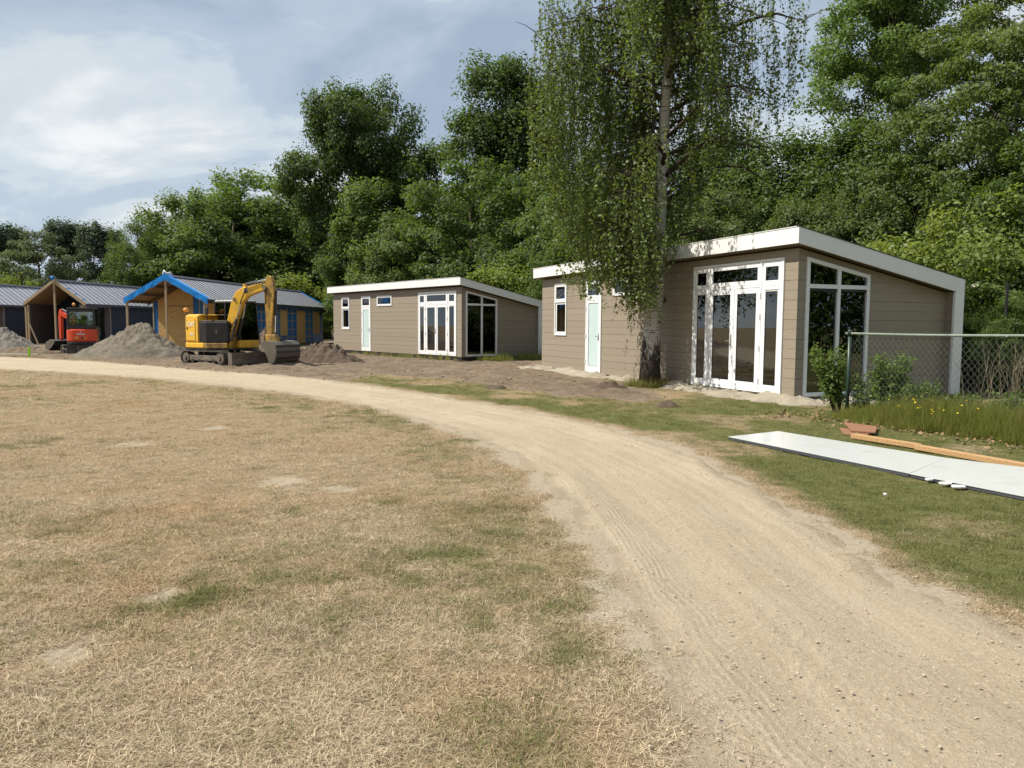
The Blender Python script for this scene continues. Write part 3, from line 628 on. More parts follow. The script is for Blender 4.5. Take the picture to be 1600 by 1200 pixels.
# ------------------------------------------------------------------ gabled cabins on the left
GY = math.radians(4.8)
def zinc_roof(r, hw, ez, rz_, y0, y1, pitch, skylight=None):
    ms = {}
    n = round((y1 - y0) / pitch); p = (y1 - y0) / n
    for sgn in (-1, 1):
        mb = MB(); mb.prism([(0, .004, rz_), (sgn * hw, .004, ez), (sgn * hw, .004, ez + .03), (0, .004, rz_ + .03)], (0, p - .008, 0))
        me = None
        for k in range(n):
            if me is None:
                o = mb.build('roof_panel', MT['zinc'], r); me = o.data
            else: o = link('roof_panel', me, r)
            o.location = (0, y0 + k * p, 0)
        sm = MB(); sm.prism([(0, -.02, rz_ + .031), (sgn * hw, -.02, ez + .031), (sgn * hw, -.02, ez + .062), (0, -.02, rz_ + .062)], (0, .04, 0)); me = None
        for k in range(n + 1):
            if me is None: o = sm.build('roof_seam', MT['seam'], r); me = o.data
            else: o = link('roof_seam', me, r)
            o.location = (0, y0 + k * p, 0)
        md = MB(); md.prism([(0, y0 + .01, rz_ - .14), (sgn * (hw - .02), y0 + .01, ez - .14), (sgn * (hw - .02), y0 + .01, ez - .004), (0, y0 + .01, rz_ - .004)], (0, y1 - y0 - .02, 0)); md.build('roof_deck', MT['ceilboard'], r)
        MB().box(min(sgn * hw, sgn * (hw + .09)), max(sgn * hw, sgn * (hw + .09)), y0, y1, ez - .16, ez + .005).build('gutter', MT['seam'], r)
    mb = MB(); mb.prism([(-.22, y0 - .01, rz_ - .03), (0, y0 - .01, rz_ + .10), (.22, y0 - .01, rz_ - .03), (0, y0 - .01, rz_ + .06)], (0, y1 - y0 + .02, 0)); mb.build('ridge_cap', MT['seam'], r)

def blue_cabin():
    o = atd(258, 430, 45.); r = empty('unfinished_cabin', (o[0], o[1], 0), -GY, 'unfinished cabin with chipboard gable, blue membrane walls and blue tarpaulin edges', 'cabin')
    hw, ez, rz_, L, pd = 2.52, 3.03, 4.41, 21.6, 2.4; wx = 2.2
    zinc_roof(r, hw, ez, rz_, 0, L, .545)
    k = (rz_ - ez) / hw
    # verge boards and tarpaulin wrapped round them
    for sgn in (-1, 1):
        mb = MB(); mb.prism([(0, -.05, rz_ - .26), (sgn * hw, -.05, ez - .26), (sgn * hw, -.05, ez - .10), (0, -.05, rz_ - .10)], (0, .045, 0)); mb.build('verge_board', MT['timber'], r)
        mb = MB(); n = 14
        for i in range(n):
            a, b = i / n, (i + 1) / n; j = lambda t: .03 * math.sin(t * 23 + sgn) + .015 * math.sin(t * 61)
            pa = [(sgn * hw * 1.02 * a, -.075 - j(a) * .4, rz_ + .06 - k * hw * 1.02 * a - .30 + j(a)), (sgn * hw * 1.02 * b, -.075 - j(b) * .4, rz_ + .06 - k * hw * 1.02 * b - .30 + j(b)), (sgn * hw * 1.02 * b, -.075, rz_ + .11 - k * hw * 1.02 * b), (sgn * hw * 1.02 * a, -.075, rz_ + .11 - k * hw * 1.02 * a)]
            mb.prism(pa, (0, .02, 0)); mb.add([pa[3], pa[2], (pa[2][0], .32 + .1 * math.sin(b * 31), pa[2][2] + .012), (pa[3][0], .32 + .1 * math.sin(a * 31), pa[3][2] + .012)], [(0, 1, 2, 3)])
        mb.build('tarpaulin', MT['tarp'], r)
    mb = MB(); mb.tube([(-.16, .02, rz_ + .05), (-.05, .0, rz_ + .26), (.06, .06, rz_ + .12), (.2, .2, rz_ + .17), (.3, .3, rz_ + .06)], [.04, .10, .07, .09, .03], 7); mb.build('crumpled_foil', MT['tarpfoil'], r, True)
    # posts, purlins, rafters
    for x, h in ((-2.42, ez - .2), (0, rz_ - .12), (2.34, ez - .16)): MB().box(x - .055, x + .055, -.02, .09, 0, h).build('post', MT['timber'], r)
    for sgn in (-1, 1):
        for f in (.28, .62, .93): MB().box(sgn * hw * f - .045, sgn * hw * f + .045, .05, pd, rz_ - k * hw * f - .30, rz_ - k * hw * f - .141).build('purlin', MT['timberdark'], r)
        mb = MB(); mb.prism([(0.0, pd - .18, rz_ - .42), (sgn * (hw - .1), pd - .18, ez - .30), (sgn * (hw - .1), pd - .18, ez - .145), (0, pd - .18, rz_ - .145)], (0, .10, 0)); mb.build('rafter', MT['timberdark'], r)
    # gable wall sheets
    def gx(a, b, mat, nm, d=.0, z0=.12):
        t = lambda x: rz_ - .15 - k * abs(x)
        P = [(a, z0), (b, z0), (b, t(b))] + ([(0, t(0))] if a < 0 < b else []) + [(a, t(a))]
        MB().prism([(x, pd - d, z) for x, z in P], (0, .05, 0)).build(nm, mat, r)
    gx(-wx, -wx + .07, MT['batten'], 'batten', .03); gx(-wx + .073, -1.86, MT['membrane'], 'membrane'); gx(-1.857, -.02, MT['osb'], 'chipboard_sheet', .02); gx(-.017, .42, MT['osb'], 'chipboard_sheet', .02)
    gx(.423, .80, MT['membrane'], 'membrane'); gx(.803, .87, MT['batten'], 'batten', .03); gx(.873, 1.12, MT['membrane'], 'membrane'); gx(1.123, wx, MT['osb'], 'chipboard_sheet', .02)
    MB().box(-1.2, .3, pd - .045, pd - .022, 2.68, 2.72).build('batten', MT['timberdark'], r)
    MB().box(-wx, wx, pd - .02, pd + .03, .0, .117).build('sill_beam', MT['membrane'], r)
    # long walls
    for sgn in (-1, 1):
        MB().box(*sorted((sgn * (wx - .06), sgn * wx)), pd + .055, L - .3, .12, ez - .005 + .0).build('membrane', MT['membrane'], r)
        MB().box(*sorted((sgn * (wx - .06), sgn * wx)), pd + .055, L - .3, .0, .117).build('sill_beam', MT['timberdark'], r)
    MB().box(-wx, wx, L - .29, L - .24, 0, ez).build('membrane', MT['membrane'], r)
    e = .0405
    for y in [2.6, 3.3, 4.0, 4.7, 5.4, 6.05, 6.6, 7.63, 8.38, 9.04, 9.9, 10.76, 11.3, 11.78, 13.16, 14.2, 15.16, 16.98, 17.9, 18.82, 20.5, 21.1]:
        MB().box(wx + .002, wx + .035, y - e, y + e, .125, ez - .17).build('batten', MT['batten'], r)
    for y0, y1 in ((2.7, 11.73), (13.21, 15.1), (17.03, 18.77), (20.55, 21.2)):
        for z in (.62, 1.22, 1.85, 2.45): MB().box(wx + .003, wx + .030, y0, y1, z - .028, z + .028).build('batten', MT['batten'], r)
    MB().box(wx + .003, wx + .032, 11.83, 13.11, .72, .78).build('batten', MT['batten'], r)
    for y0, y1, z0 in ((11.83, 13.11, .80), (15.21, 16.93, .13), (18.87, 20.45, .80)): MB().box(wx + .002, wx + .028, y0, y1, z0, ez - .35).build('chipboard_sheet', MT['osb'], r)
    for y in (2.45, 3.0): MB().box(wx + .003, wx + .02, y, y + .4, .2, 2.4).build('chipboard_sheet', MT['osb'], r)
    # blue tape at the far verge
    mb = MB(); mb.prism([(0, L - .02, rz_ + .05), (hw, L - .02, ez + .05), (hw, L - .02, ez + .12), (0, L - .02, rz_ + .12)], (0, .12, 0)); mb.build('tarpaulin', MT['tarp'], r)
blue_cabin()

def dark_cabin():
    o = atd(84, 437, 56.); r = empty('dark_cabin', (o[0], o[1], 0), -GY, 'dark cabin with pale timber porch frame behind the orange red excavator', 'cabin', 'dark cabins with zinc roofs')
    hw, ez, rz_, L = 2.35, 3.0, 4.70, 19.0; wx = 2.05; k = (rz_ - ez) / hw; pd = 3.3
    zinc_roof(r, hw, ez, rz_, 0, L, .60)
    for sgn in (-1, 1):
        for q, (d, w) in enumerate(((-.06, .17), (-.11, .13))):
            mb = MB(); t = .02 + q * .15
            mb.prism([(0, d, rz_ - t - w + .12), (sgn * (hw + .05), d, ez - t - w + .12), (sgn * (hw + .05), d, ez - t + .12), (0, d, rz_ - t + .12)], (0, .045, 0)); mb.build('verge_board', MT['timber'], r)
    for x, h in ((-2.27, ez - .2), (-2.08, ez - .08), (.0, rz_ - .2)): MB().box(x - .06, x + .06, -.03, .09, 0, h).build('post', MT['timber'], r)
    MB().box(2.05, 2.16, -.03, .09, 2.45, ez - .1).build('post', MT['timber'], r)
    MB().beam((-2.05, -.08, 1.75), (-1.1, -.4, .05), .09, .05).build('brace', MT['timber'], r)
    mb = MB(); mb.tube([(-.05, -.16, rz_ + .02), (.0, -.2, rz_ + .2), (.07, -.17, rz_ + .06)], [.08, .13, .07], 7); mb.build('tarpaulin', MT['tarp'], r, True)
    mb = MB()
    for a in (.38, .62, .86): mb.box(hw * a, hw * a + .35, -.02, .06, rz_ - k * hw * a + .02, rz_ - k * hw * a + .09)
    mb.build('tarpaulin_strip', MT['tarp'], r)
    # porch: left wall inside, back gable, right portal
    MB().box(-wx - .05, -wx + .05, .1, L - .2, .0, ez).build('wall', MT['brownpanel'], r)
    MB().prism([(-wx + .055, pd, .0), (wx - .3, pd, .0), (wx - .3, pd, ez + .2), (0, pd, rz_ - .16), (-wx + .055, pd, ez - .02 + .1)], (0, .1, 0)).build('wall', MT['darkclad'], r)
    MB().box(-wx + .06, wx - .05, .1, pd - .01, -.02, .08).build('porch_floor', MT['timberdark'], r)
    MB().box(-.9, .55, pd - .05, pd - .004, .1, 2.3).build('glass_door', MT['glass'], r)
    x0 = wx
    mb = MB(); mb.box(x0 - .5, x0 + .06, .48, .62, .0, 2.78); mb.box(x0 - .5, x0 + .06, 3.28, 3.44, .0, 2.78); mb.box(x0 - .5, x0 + .06, .48, 3.44, 2.785, 2.96); mb.build('portal', MT['portal'], r)
    MB().box(x0 - .45, x0 - .40, .625, 3.275, .05, 2.78).build('dark_reveal', MT['darkclad'], r)
    for a, b in ((.7, 1.75), (1.83, 3.2)):
        f = Plane2((x0 - .39, 0, 0), (0, 1, 0), (1, 0, 0)); w = f.ring(MB(), a, b, .08, 2.55, .07, 0, .05).build('sliding_door', MT['black'], r)
        f.rect(MB(), a + .07, b - .07, .15, 2.48, .02, .03).build('pane', MT['skyl'] if a < 1 else MT['glass'], w); f.rect(MB(), a + .09, a + .12, 1.0, 1.3, .05, .08).build('handle', MT['steel'], w)
    y = 3.45
    while y < L - .3:
        MB().box(x0 - .05, x0 + .008 * (round(y * 10) % 2), y, y + .292, .05, ez - .16).build('wall_board', MT['darkclad'], r); y += .30
    MB().box(x0 - .06, x0 - .051, 3.45, L - .3, .0, ez).build('wall', MT['darkclad'], r)
    MB().box(-wx, wx, L - .19, L - .1, .0, ez).build('wall', MT['darkclad'], r)
    # roof light on the right slope
    ys, xa, xb = 9.2, .75, 1.75; zz = lambda x, d: rz_ - k * x + d
    fr = MB(); fr.prism([(xa, ys, zz(xa, .05)), (xb, ys, zz(xb, .05)), (xb, ys, zz(xb, .17)), (xa, ys, zz(xa, .17))], (0, 1.15, 0)); f = fr.build('skylight', MT['seam'], r)
    fr = MB(); fr.prism([(xa + .09, ys + .09, zz(xa + .09, .172)), (xb - .09, ys + .09, zz(xb - .09, .172)), (xb - .09, ys + .09, zz(xb - .09, .185)), (xa + .09, ys + .09, zz(xa + .09, .185))], (0, .97, 0)); fr.build('pane', MT['skyl'], f)
    return r
dc = dark_cabin()
d2 = copy_tree(dc); tag(d2, 'dark blue cabin with zinc roof and skylight, cut by the picture edge', 'cabin')
# placed so that its portal ends where the photo shows it
o = atd(7, 500, 61.); Rx = np.array([math.cos(GY), -math.sin(GY)]); Ry = np.array([math.sin(GY), math.cos(GY)])
p = o[:2] - Rx * 2.1 - Ry * 3.4; d2.location = (p[0], p[1], 0)

# ------------------------------------------------------------------ heaps of sand and soil
def heap(name, cx, cy, h, rx, ry, mat, label, cat, seed, sharp=1.0, rough=.12, rot=0., n=72, m=150, grp=None):
    th = np.linspace(0, 2 * math.pi, m, endpoint=False); t = np.linspace(0, 1, n) ** .9
    T, TH = np.meshgrid(t, th, indexing='ij')
    rr = 1 + .22 * (fbm(np.cos(TH) * 1.3 + 5, np.sin(TH) * 1.3 + 5, seed, 3) - .5) * 2
    x = np.cos(TH) * T * rx * rr; y = np.sin(TH) * T * ry * rr
    prof = (1 - T ** (1.25 * sharp)) * .86 + .14 * np.exp(-(T * 3) ** 2)
    z_seed = seed * .7
    z = h * prof - .10 * T ** 6 + rough * (fbm(x * 1.7 + seed, y * 1.7, seed + 1, 5, .6) - .5) * 2 * np.clip(1.25 - T, .1, 1) + rough * 1.1 * (fbm(x * 3.4 + 7, y * 2.4 + z_seed, seed + 8, 4, .6) - .5) * np.clip(1.15 - T, .1, 1) * np.sin(np.pi * np.clip(T, .1, 1)) + rough * .6 * (fbm(x * 7, y * 7, seed + 3, 3) - .5) * np.clip(1.2 - T, .15, 1)
    z[-1] = -.12
    ca, sa = math.cos(rot), math.sin(rot)
    V = np.c_[(ca * x - sa * y).ravel(), (sa * x + ca * y).ravel(), z.ravel()]
    I = np.arange(n * m).reshape(n, m); I = np.c_[I, I[:, 0]]
    Q = np.c_[I[:-1, :-1].ravel(), I[1:, :-1].ravel(), I[1:, 1:].ravel(), I[:-1, 1:].ravel()]
    o = link(name, np_mesh(name, V, Q, mat, True)); o.location = (cx, cy, 0); return tag(o, label, cat, grp)
heap('sand_heap', -18.45, 37.6, 1.62, 2.95, 2.5, MT['sandheap'], 'large grey sand heap between the two excavators', 'heap', 3, .92, .34)
heap('sand_heap', -30.9, 46.2, 1.28, 1.95, 1.7, MT['paleheap'], 'pale grey sand heap in front of the dark cabins', 'heap', 14, .95, .26)
heap('soil_heap', -34.0, 43.0, .48, 4.6, 1.0, MT['soil'], 'low brown soil ridge below the pale sand heap', 'heap', 25, 1.5, .16)
heap('soil_heap', -25.3, 39.6, .40, 1.7, .8, MT['soil'], 'small flat soil heap beside the left track of the orange red excavator', 'heap', 28, 1.3, .12, .2)
heap('soil_heap', -10.7, 33.6, 1.30, 1.15, .9, MT['soil'], 'lumpy brown soil heap behind the yellow excavator boom', 'heap', 36, 1.5, .42)
heap('soil_heap', -8.05, 32.6, .84, 2.1, 1.15, MT['darksoil'], 'dark soil heap between the wide bucket and the far chalet', 'heap', 47, 1.15, .36, -.15)
heap('soil_clump', 2.55, 20.0, .16, .75, .42, MT['darksoil'], 'flat clump of dark crumbled soil left of the birch trunk', 'soil clump', 57, 1.6, .14, .3, 30, 60)
heap('soil_clump', 3.2, 15.55, .15, .30, .22, MT['darksoil'], 'small dark clod of soil on the grass in front of the glazed doors', 'soil clump', 67, 1.4, .12, 0, 24, 40)
p = gnd(775, 607); heap('soil_clump', p[0], p[1], .14, .35, .3, MT['darksoil'], 'dark clod on the bare strip in front of the far chalet', 'soil clump', 77, 1.4, .1, 0, 20, 36)
# plank and stake at the far left
a, b = gnd(-40, 555.5), gnd(60, 556.5)
tag(MB().beam((a[0], a[1], .07), (b[0], b[1], .07), .22, .06).build('plank', MT['paleplank']), 'pale weathered plank lying along the far edge of the path', 'plank')
p = gnd(46, 557.5); tag(MB().box(p[0] - .055, p[0] + .055, p[1] - .03, p[1] + .03, -.05, .47).build('marker_stake', MT['lime'], bevel=.01), 'short lime green marker stake beside the pale plank', 'stake')

# ------------------------------------------------------------------ excavators
def text_mesh(txt, size, mat, parent, mtx, name, ext=.004):
    cu = bpy.data.curves.new(name, 'FONT'); cu.body = txt; cu.size = size; cu.extrude = ext; cu.align_x = 'CENTER'; cu.align_y = 'CENTER'; cu.offset = size * .02; cu.resolution_u = 2
    t = bpy.data.objects.new(name, cu); me = bpy.data.meshes.new_from_object(t); bpy.data.objects.remove(t); me.materials.clear(); me.materials.append(mat); me.name = name
    me.transform(mtx); return link(name, me, parent)
def basis(o, x, y):
    x = Vector(x).normalized(); y = Vector(y).normalized(); z = x.cross(y)
    return Matrix(((x[0], y[0], z[0], o[0]), (x[1], y[1], z[1], o[1]), (x[2], y[2], z[2], o[2]), (0, 0, 0, 1)))
def make_tracks(r, L, y0, y1, h, belt=.045):
    R = h / 2; hx = L / 2 - R
    for s in (-1, 1):
        ya, yb = sorted((s * y0, s * y1)); N = 14
        def stad(q): 
            P = [(hx + (R - q) * math.cos(a), R + (R - q) * math.sin(a)) for a in np.linspace(-math.pi / 2, math.pi / 2, N)]
            return P + [(-hx + (R - q) * math.cos(a), R + (R - q) * math.sin(a)) for a in np.linspace(math.pi / 2, 1.5 * math.pi, N)]
        O, I = stad(0), stad(belt); n = len(O); vs = []; fs = []
        for (px, pz), (qx, qz) in zip(O, I): vs += [(px, ya, pz), (px, yb, pz), (qx, ya, qz), (qx, yb, qz)]
        for i in range(n):
            a, b = 4 * i, 4 * ((i + 1) % n); fs += [(a, a + 1, b + 1, b), (a + 2, b + 2, b + 3, a + 3), (a, b, b + 2, a + 2), (a + 1, a + 3, b + 3, b + 1)]
        mb = MB().add(vs, fs); per = 4 * hx + 2 * math.pi * R; k = int(per / .10)
        for i in range(k):
            d = i * per / k
            if d < 2 * hx: c, a = (-hx + d, 0), -math.pi / 2
            elif d < 2 * hx + math.pi * R: a = -math.pi / 2 + (d - 2 * hx) / R; c = (hx + R * math.cos(a), R + R * math.sin(a))
            elif d < 4 * hx + math.pi * R: c, a = (hx - (d - 2 * hx - math.pi * R), 2 * R), math.pi / 2
            else: a = math.pi / 2 + (d - 4 * hx - math.pi * R) / R; c = (-hx + R * math.cos(a), R + R * math.sin(a))
            M = Matrix.Translation((c[0], 0, c[1])) @ Matrix.Rotation(-a, 4, 'Y')
            g = MB(M); g.box(-.004, .022, ya + .01, yb - .01, -.022, .022); mb.v, mb.f = mb.v + g.v, mb.f + [tuple(j + len(mb.v) for j in f) for f in g.f]
        t = mb.build('track', MT['rubber'], r)
        MB().box(-hx, hx, ya + .06, yb - .06, h * .26, h * .66).build('track_frame', MT['muddysteel'], t, bevel=.02)
        for cx, rad, nm in ((-hx, R - .075, 'sprocket'), (hx, R - .075, 'idler')):
            mb = MB(); mb.tube([(cx, ya + .03, R), (cx, yb - .03, R)], rad, 18); mb.tube([(cx, ya - .015, R), (cx, yb + .015, R)], rad * .42, 10); mb.build(nm, MT['muddysteel'], t)
        for q in np.linspace(-hx * .62, hx * .62, 4): MB().tube([(q, ya + .05, .13), (q, yb - .05, .13)], .085, 12).build('roller', MT['darksteel'], t)
        for q in (0.,): MB().tube([(q, ya + .1, h - .11), (q, yb - .1, h - .11)], .06, 10).build('roller', MT['darksteel'], t)

def cyl(r, p, q, rad, f=.55, parts=('cylinder', 'rod')):
    p, q = Vector(p), Vector(q); m = p.lerp(q, f)
    c = MB().tube([p, m], rad, 10).build(parts[0], MT['darksteel'], r); MB().tube([m, q], rad * .55, 10).build(parts[1], MT['chrome'], c); return c

def yellow_excavator():
    r = empty('yellow_excavator', (-11.92, 31.27, .0), math.atan2(-.505, .863), 'yellow excavator with raised boom and wide bucket resting on the soil', 'excavator')
    make_tracks(r, 2.62, .60, .985, .56)
    MB().box(-.75, .75, -.59, .59, .22, .50).build('undercarriage', MT['darksteel'], r, bevel=.04)
    MB().tube([(0, 0, .48), (0, 0, .64)], .48, 24).build('turntable', MT['darksteel'], r)
    # dozer blade with arms
    mb = MB(); P = [(1.60, .03), (1.66, .02), (1.78, .06), (1.74, .26), (1.80, .50), (1.73, .50), (1.66, .26)]
    mb.prism([(x, -.98, z) for x, z in P], (0, 1.96, 0)); bl = mb.build('dozer_blade', MT['muddysteel'], r)
    for s in (-1, 1):
        MB().beam((.55, s * .42, .28), (1.64, s * .5, .26), .12, .14).build('blade_arm', MT['darksteel'], bl); MB().box(1.58, 1.80, s * .985 - .012, s * .985 + .012, .02, .50).build('end_plate', MT['muddysteel'], bl)
    # house floor and skirt
    fl = [(-1.12, -.72), (-.98, -.95), (.30, -.97), (1.0, -.55), (1.12, -.40), (1.12, .95), (-.9, .97), (-1.16, .6), (-1.22, 0)]
    MB().prism([(x, y, .60) for x, y in fl], (0, 0, .05)).build('deck', MT['darksteel'], r)
    MB().prism([(x, y, .652) for x, y in [(-1.15, -.72), (-1.0, -.965), (-.12, -.985), (.12, -.985), (.12, -.80), (-.9, -.8), (-.95, .6), (-1.2, .6), (-1.25, 0)]], (0, 0, .215)).build('counterweight', MT['yellow'], r, bevel=.035)
    MB().prism([(x, y, .66) for x, y in [(.125, -.985), (.33, -.985), (1.02, -.57), (.9, -.45), (.125, -.8)]], (0, 0, .20)).build('skirt', MT['yellowmud'], r, bevel=.02)
    # engine hood: yellow right rear, door on its side
    hood = MB().prism([(x, y, .87) for x, y in [(-1.14, -.70), (-.99, -.955), (-.18, -.975), (-.18, -.02), (-.45, .3), (-1.18, .6), (-1.22, 0)]], (0, 0, 1.10)).build('engine_hood', MT['yellow'], r, bevel=.06)
    MB().prism([(x, y, 1.94) for x, y in [(-1.08, -.66), (-.97, -.88), (-.10, -.90), (.12, -.35), (-.2, .1), (-1.1, .5)]], (0, 0, .065)).build('hood_top', MT['yellow'], hood, bevel=.03)
    MB().box(-.93, -.36, -.992, -.976, .95, 1.82).build('service_door', MT['yellow'], hood, bevel=.012)
    MB().box(-.17, -.155, -.99, -.975, .88, 1.93).build('seam', MT['darksteel'], hood)
    MB().box(-.86, -.80, -1.003, -.992, 1.38, 1.50).build('latch', MT['black'], hood)
    MB().box(-.98, -.94, -.972, -.966, 1.75, 1.80).build('bolt', MT['black'], hood)
    M = basis((-.60, -.9965, 1.60), (1, 0, 0), (0, 0, 1)); text_mesh('CAT', .25, MT['decal'], hood, M, 'lettering')
    mb = MB(); mb.prism([(-.72, -.9945, 1.48), (-.50, -.9945, 1.48), (-.61, -.9945, 1.58)], (0, .002, 0)); mb.build('logo_triangle', MT['lampglass'], hood)
    text_mesh('306', .15, MT['decal'], hood, basis((-.56, -.9965, 1.21), (1, 0, 0), (0, 0, 1)), 'lettering')
    # black radiator / tank panels in two facets
    pb = MB().prism([(x, y, .87) for x, y in [(-.15, -.965), (.28, -.965), (1.0, -.52), (.98, -.1), (.1, -.05), (-.15, -.05)]], (0, 0, .84)).build('side_panel', MT['panelblack'], r, bevel=.05)
    MB().prism([(x, y, 1.712) for x, y in [(-.10, -.90), (.24, -.90), (.42, -.80), (.3, -.5), (-.1, -.5)]], (0, 0, .05)).build('step_plate', MT['muddysteel'], pb, bevel=.01)
    MB().prism([(x, y, 1.712) for x, y in [(.52, -.72), (.92, -.48), (.85, -.2), (.5, -.3)]], (0, 0, .05)).build('step_plate', MT['muddysteel'], pb, bevel=.01)
    M = basis((.63, -.757, 1.30), Vector((.72, .445, 0)), (0, 0, 1)); mb = MB(M); mb.box(-.025, .025, -.07, .07, 0, .012); mb.build('latch', MT['muddysteel'], pb)
    # mirror and beacon
    m = MB().tube([(.16, -.80, 1.76), (.16, -.82, 2.12)], .016, 8).build('mirror_arm', MT['black'], r); MB().box(.06, .26, -.86, -.80, 1.98, 2.30).build('mirror', MT['black'], m, bevel=.03)
    b = MB().tube([(-1.02, -.80, 1.99), (-1.05, -.83, 2.10)], .018, 8).build('beacon_stalk', MT['black'], r)
    MB().tube([(-1.06, -.86, 2.11), (-1.06, -.86, 2.16), (-1.06, -.86, 2.24), (-1.06, -.86, 2.27)], [.08, .10, .09, .03], 12).build('beacon', MT['lampglass'], b, True)
    # cab
    x0, x1, y0, y1, z0, z1 = -.48, 1.10, .0, .96, .66, 2.60
    cab = MB().box(x0, x1, y0, y1, z0, .98).build('cab', MT['yellow'], r, bevel=.03)
    pil = [((x0, y0), (x0 + .10, y0 + .02)), ((x0, y1), (x0 + .10, y1 - .02)), ((x1, y0), (x1 - .14, y0 + .03)), ((x1, y1), (x1 - .14, y1 - .03)), ((.25, y0), (.25, y0 + .02)), ((.25, y1), (.25, y1 - .02))]
    for a, b in pil: MB().beam((a[0], a[1], .975), (b[0], b[1], z1 - .10), .055, .065).build('pillar', MT['black'], cab)
    MB().prism([(x, y, z1 - .12) for x, y in [(x0 + .03, y0 + .0), (x1 - .1, y0 + .02), (x1 - .1, y1 - .02), (x0 + .03, y1)]], (0, 0, .035)).build('roof_rail', MT['black'], cab, bevel=.01)
    MB().prism([(x, y, z1 - .082) for x, y in [(x0 + .05, y0 + .03), (x1 - .13, y0 + .05), (x1 - .13, y1 - .05), (x0 + .05, y1 - .03)]], (0, 0, .075)).build('roof', MT['cabroof'], cab, bevel=.03)
    gq = lambda nm, a, b, c, d: MB().prism([a, b, c, d], (Vector(b) - Vector(a)).cross(Vector(d) - Vector(a)).normalized() * .006).build(nm, MT['cabglass'], cab)
    zz = z1 - .12
    gq('pane', (x0 + .03, y0, .98), (.22, y0, .98), (.22, y0 + .02, zz), (x0 + .12, y0 + .02, zz)); gq('pane', (.28, y0, .98), (x1 - .04, y0, .98), (x1 - .17, y0 + .03, zz), (.28, y0 + .02, zz))
    gq('pane', (x1, y0 + .04, .98), (x1, y1 - .04, .98), (x1 - .14, y1 - .06, zz), (x1 - .14, y0 + .06, zz)); gq('pane', (x0, y1 - .04, .98), (x0, y0 + .04, .98), (x0 + .10, y0 + .05, zz), (x0 + .10, y1 - .05, zz))
    gq('pane', (x1 - .04, y1, .98), (.28, y1, .98), (.28, y1 - .02, zz), (x1 - .17, y1 - .03, zz)); gq('pane', (.22, y1, .98), (x0 + .03, y1, .98), (x0 + .12, y1 - .02, zz), (.22, y1 - .02, zz))
    st = MB().box(-.25, .28, .25, .72, .985, 1.32).build('seat', MT['black'], cab, bevel=.05); MB().box(-.30, -.16, .25, .72, 1.33, 2.0).build('backrest', MT['black'], st, bevel=.05)
    for y in (.18, .78): MB().box(.05, .4, y - .05, y + .05, .985, 1.55).build('console', MT['decal'] if y < .5 else MT['black'], cab, bevel=.02)
    for y in (.15, .80): MB().box(x1 - .12, x1 - .02, y - .06, y + .06, z1 - .10, z1 - .02).build('work_light', MT['chrome'], cab, bevel=.01)
    # front linkage, swung a little to the left
    sw = math.radians(18); J = Matrix.Translation((.8, -.25, 0)) @ Matrix.Rotation(sw, 4, 'Z')
    def P3(a, z, y=0.): return J @ Vector((a, y, z))
    def plate(nm, prof, w, mat, par, y=0., bev=.02):
        mb = MB(J); mb.prism([(a, y - w / 2, z) for a, z in prof], (0, w, 0)); return mb.build(nm, mat, par, bevel=bev)
    sb = plate('swing_bracket', [(-.32, .62), (.12, .62), (.22, 1.05), (.12, 1.38), (-.18, 1.38), (-.30, 1.0)], .40, MT['yellowmud'], r)
    boom = plate('boom', [(-.17, 1.10), (-.06, 1.65), (.16, 2.45), (.26, 2.72), (.40, 2.92), (.62, 3.05), (1.45, 3.22), (1.66, 3.17), (1.70, 2.98), (1.40, 2.90), (.92, 2.72), (.66, 2.48), (.42, 1.90), (.17, 1.12)], .27, MT['yellow'], r, 0, .03)
    for s in (-1, 1):
        mb = MB(J); mb.tube([(1.66, s * .10, 3.06), (1.66, s * .19, 3.06)], .085, 12); mb.tube([(.33, s * .1, 2.60), (.33, s * .17, 2.60)], .07, 12); mb.build('pin', MT['muddysteel'], boom)
    logo = MB(J); logo.tube([(.84, -.137, 2.95), (.84, -.141, 2.95)], .105, 16); lg = logo.build('logo_plate', MT['black'], boom)
    text_mesh('CAT', .12, MT['decal'], boom, basis(J @ Vector((.84, -.1435, 2.95)), J.to_3x3() @ Vector((.97, 0, .2)), J.to_3x3() @ Vector((-.2, 0, .97))), 'lettering')
    cyl(r, P3(.75, 3.18), P3(1.80, 3.42), .065, .5, ('stick_cylinder', 'rod')); MB(J).box(.66, .86, -.05, .05, 3.03, 3.22).build('cylinder_mount', MT['yellow'], boom)
    for s in (-1, 1): cyl(r, P3(.20, .95, s * .20), P3(.62, 2.42, s * .185), .06, .6, ('boom_cylinder', 'rod'))
    stick = plate('stick', [(1.70, 3.46), (1.78, 3.53), (1.92, 3.50), (2.02, 3.20), (2.05, 2.85), (1.98, 2.1), (1.90, 1.0), (1.82, .88), (1.72, .98), (1.66, 2.1), (1.60, 2.9)], .22, MT['yellowmud'], r)
    cyl(r, P3(2.06, 2.95), P3(2.0, 1.30), .055, .6, ('bucket_cylinder', 'rod'))
    mb = MB(J); mb.tube([P for P in [(.0, -.2, 1.3), (.5, -.19, 1.9), (.62, -.18, 2.5), (.9, -.17, 3.1), (1.5, -.16, 3.3), (1.72, -.15, 3.0), (1.7, -.15, 2.4)]], .022, 6); mb.tube([(.0, .2, 1.3), (.55, .19, 1.9), (.68, .18, 2.5), (.95, .17, 3.1), (1.5, .16, 3.28), (1.72, .15, 3.0), (1.72, .15, 2.2)], .022, 6); mb.build('hydraulic_hoses', MT['black'], boom, True)
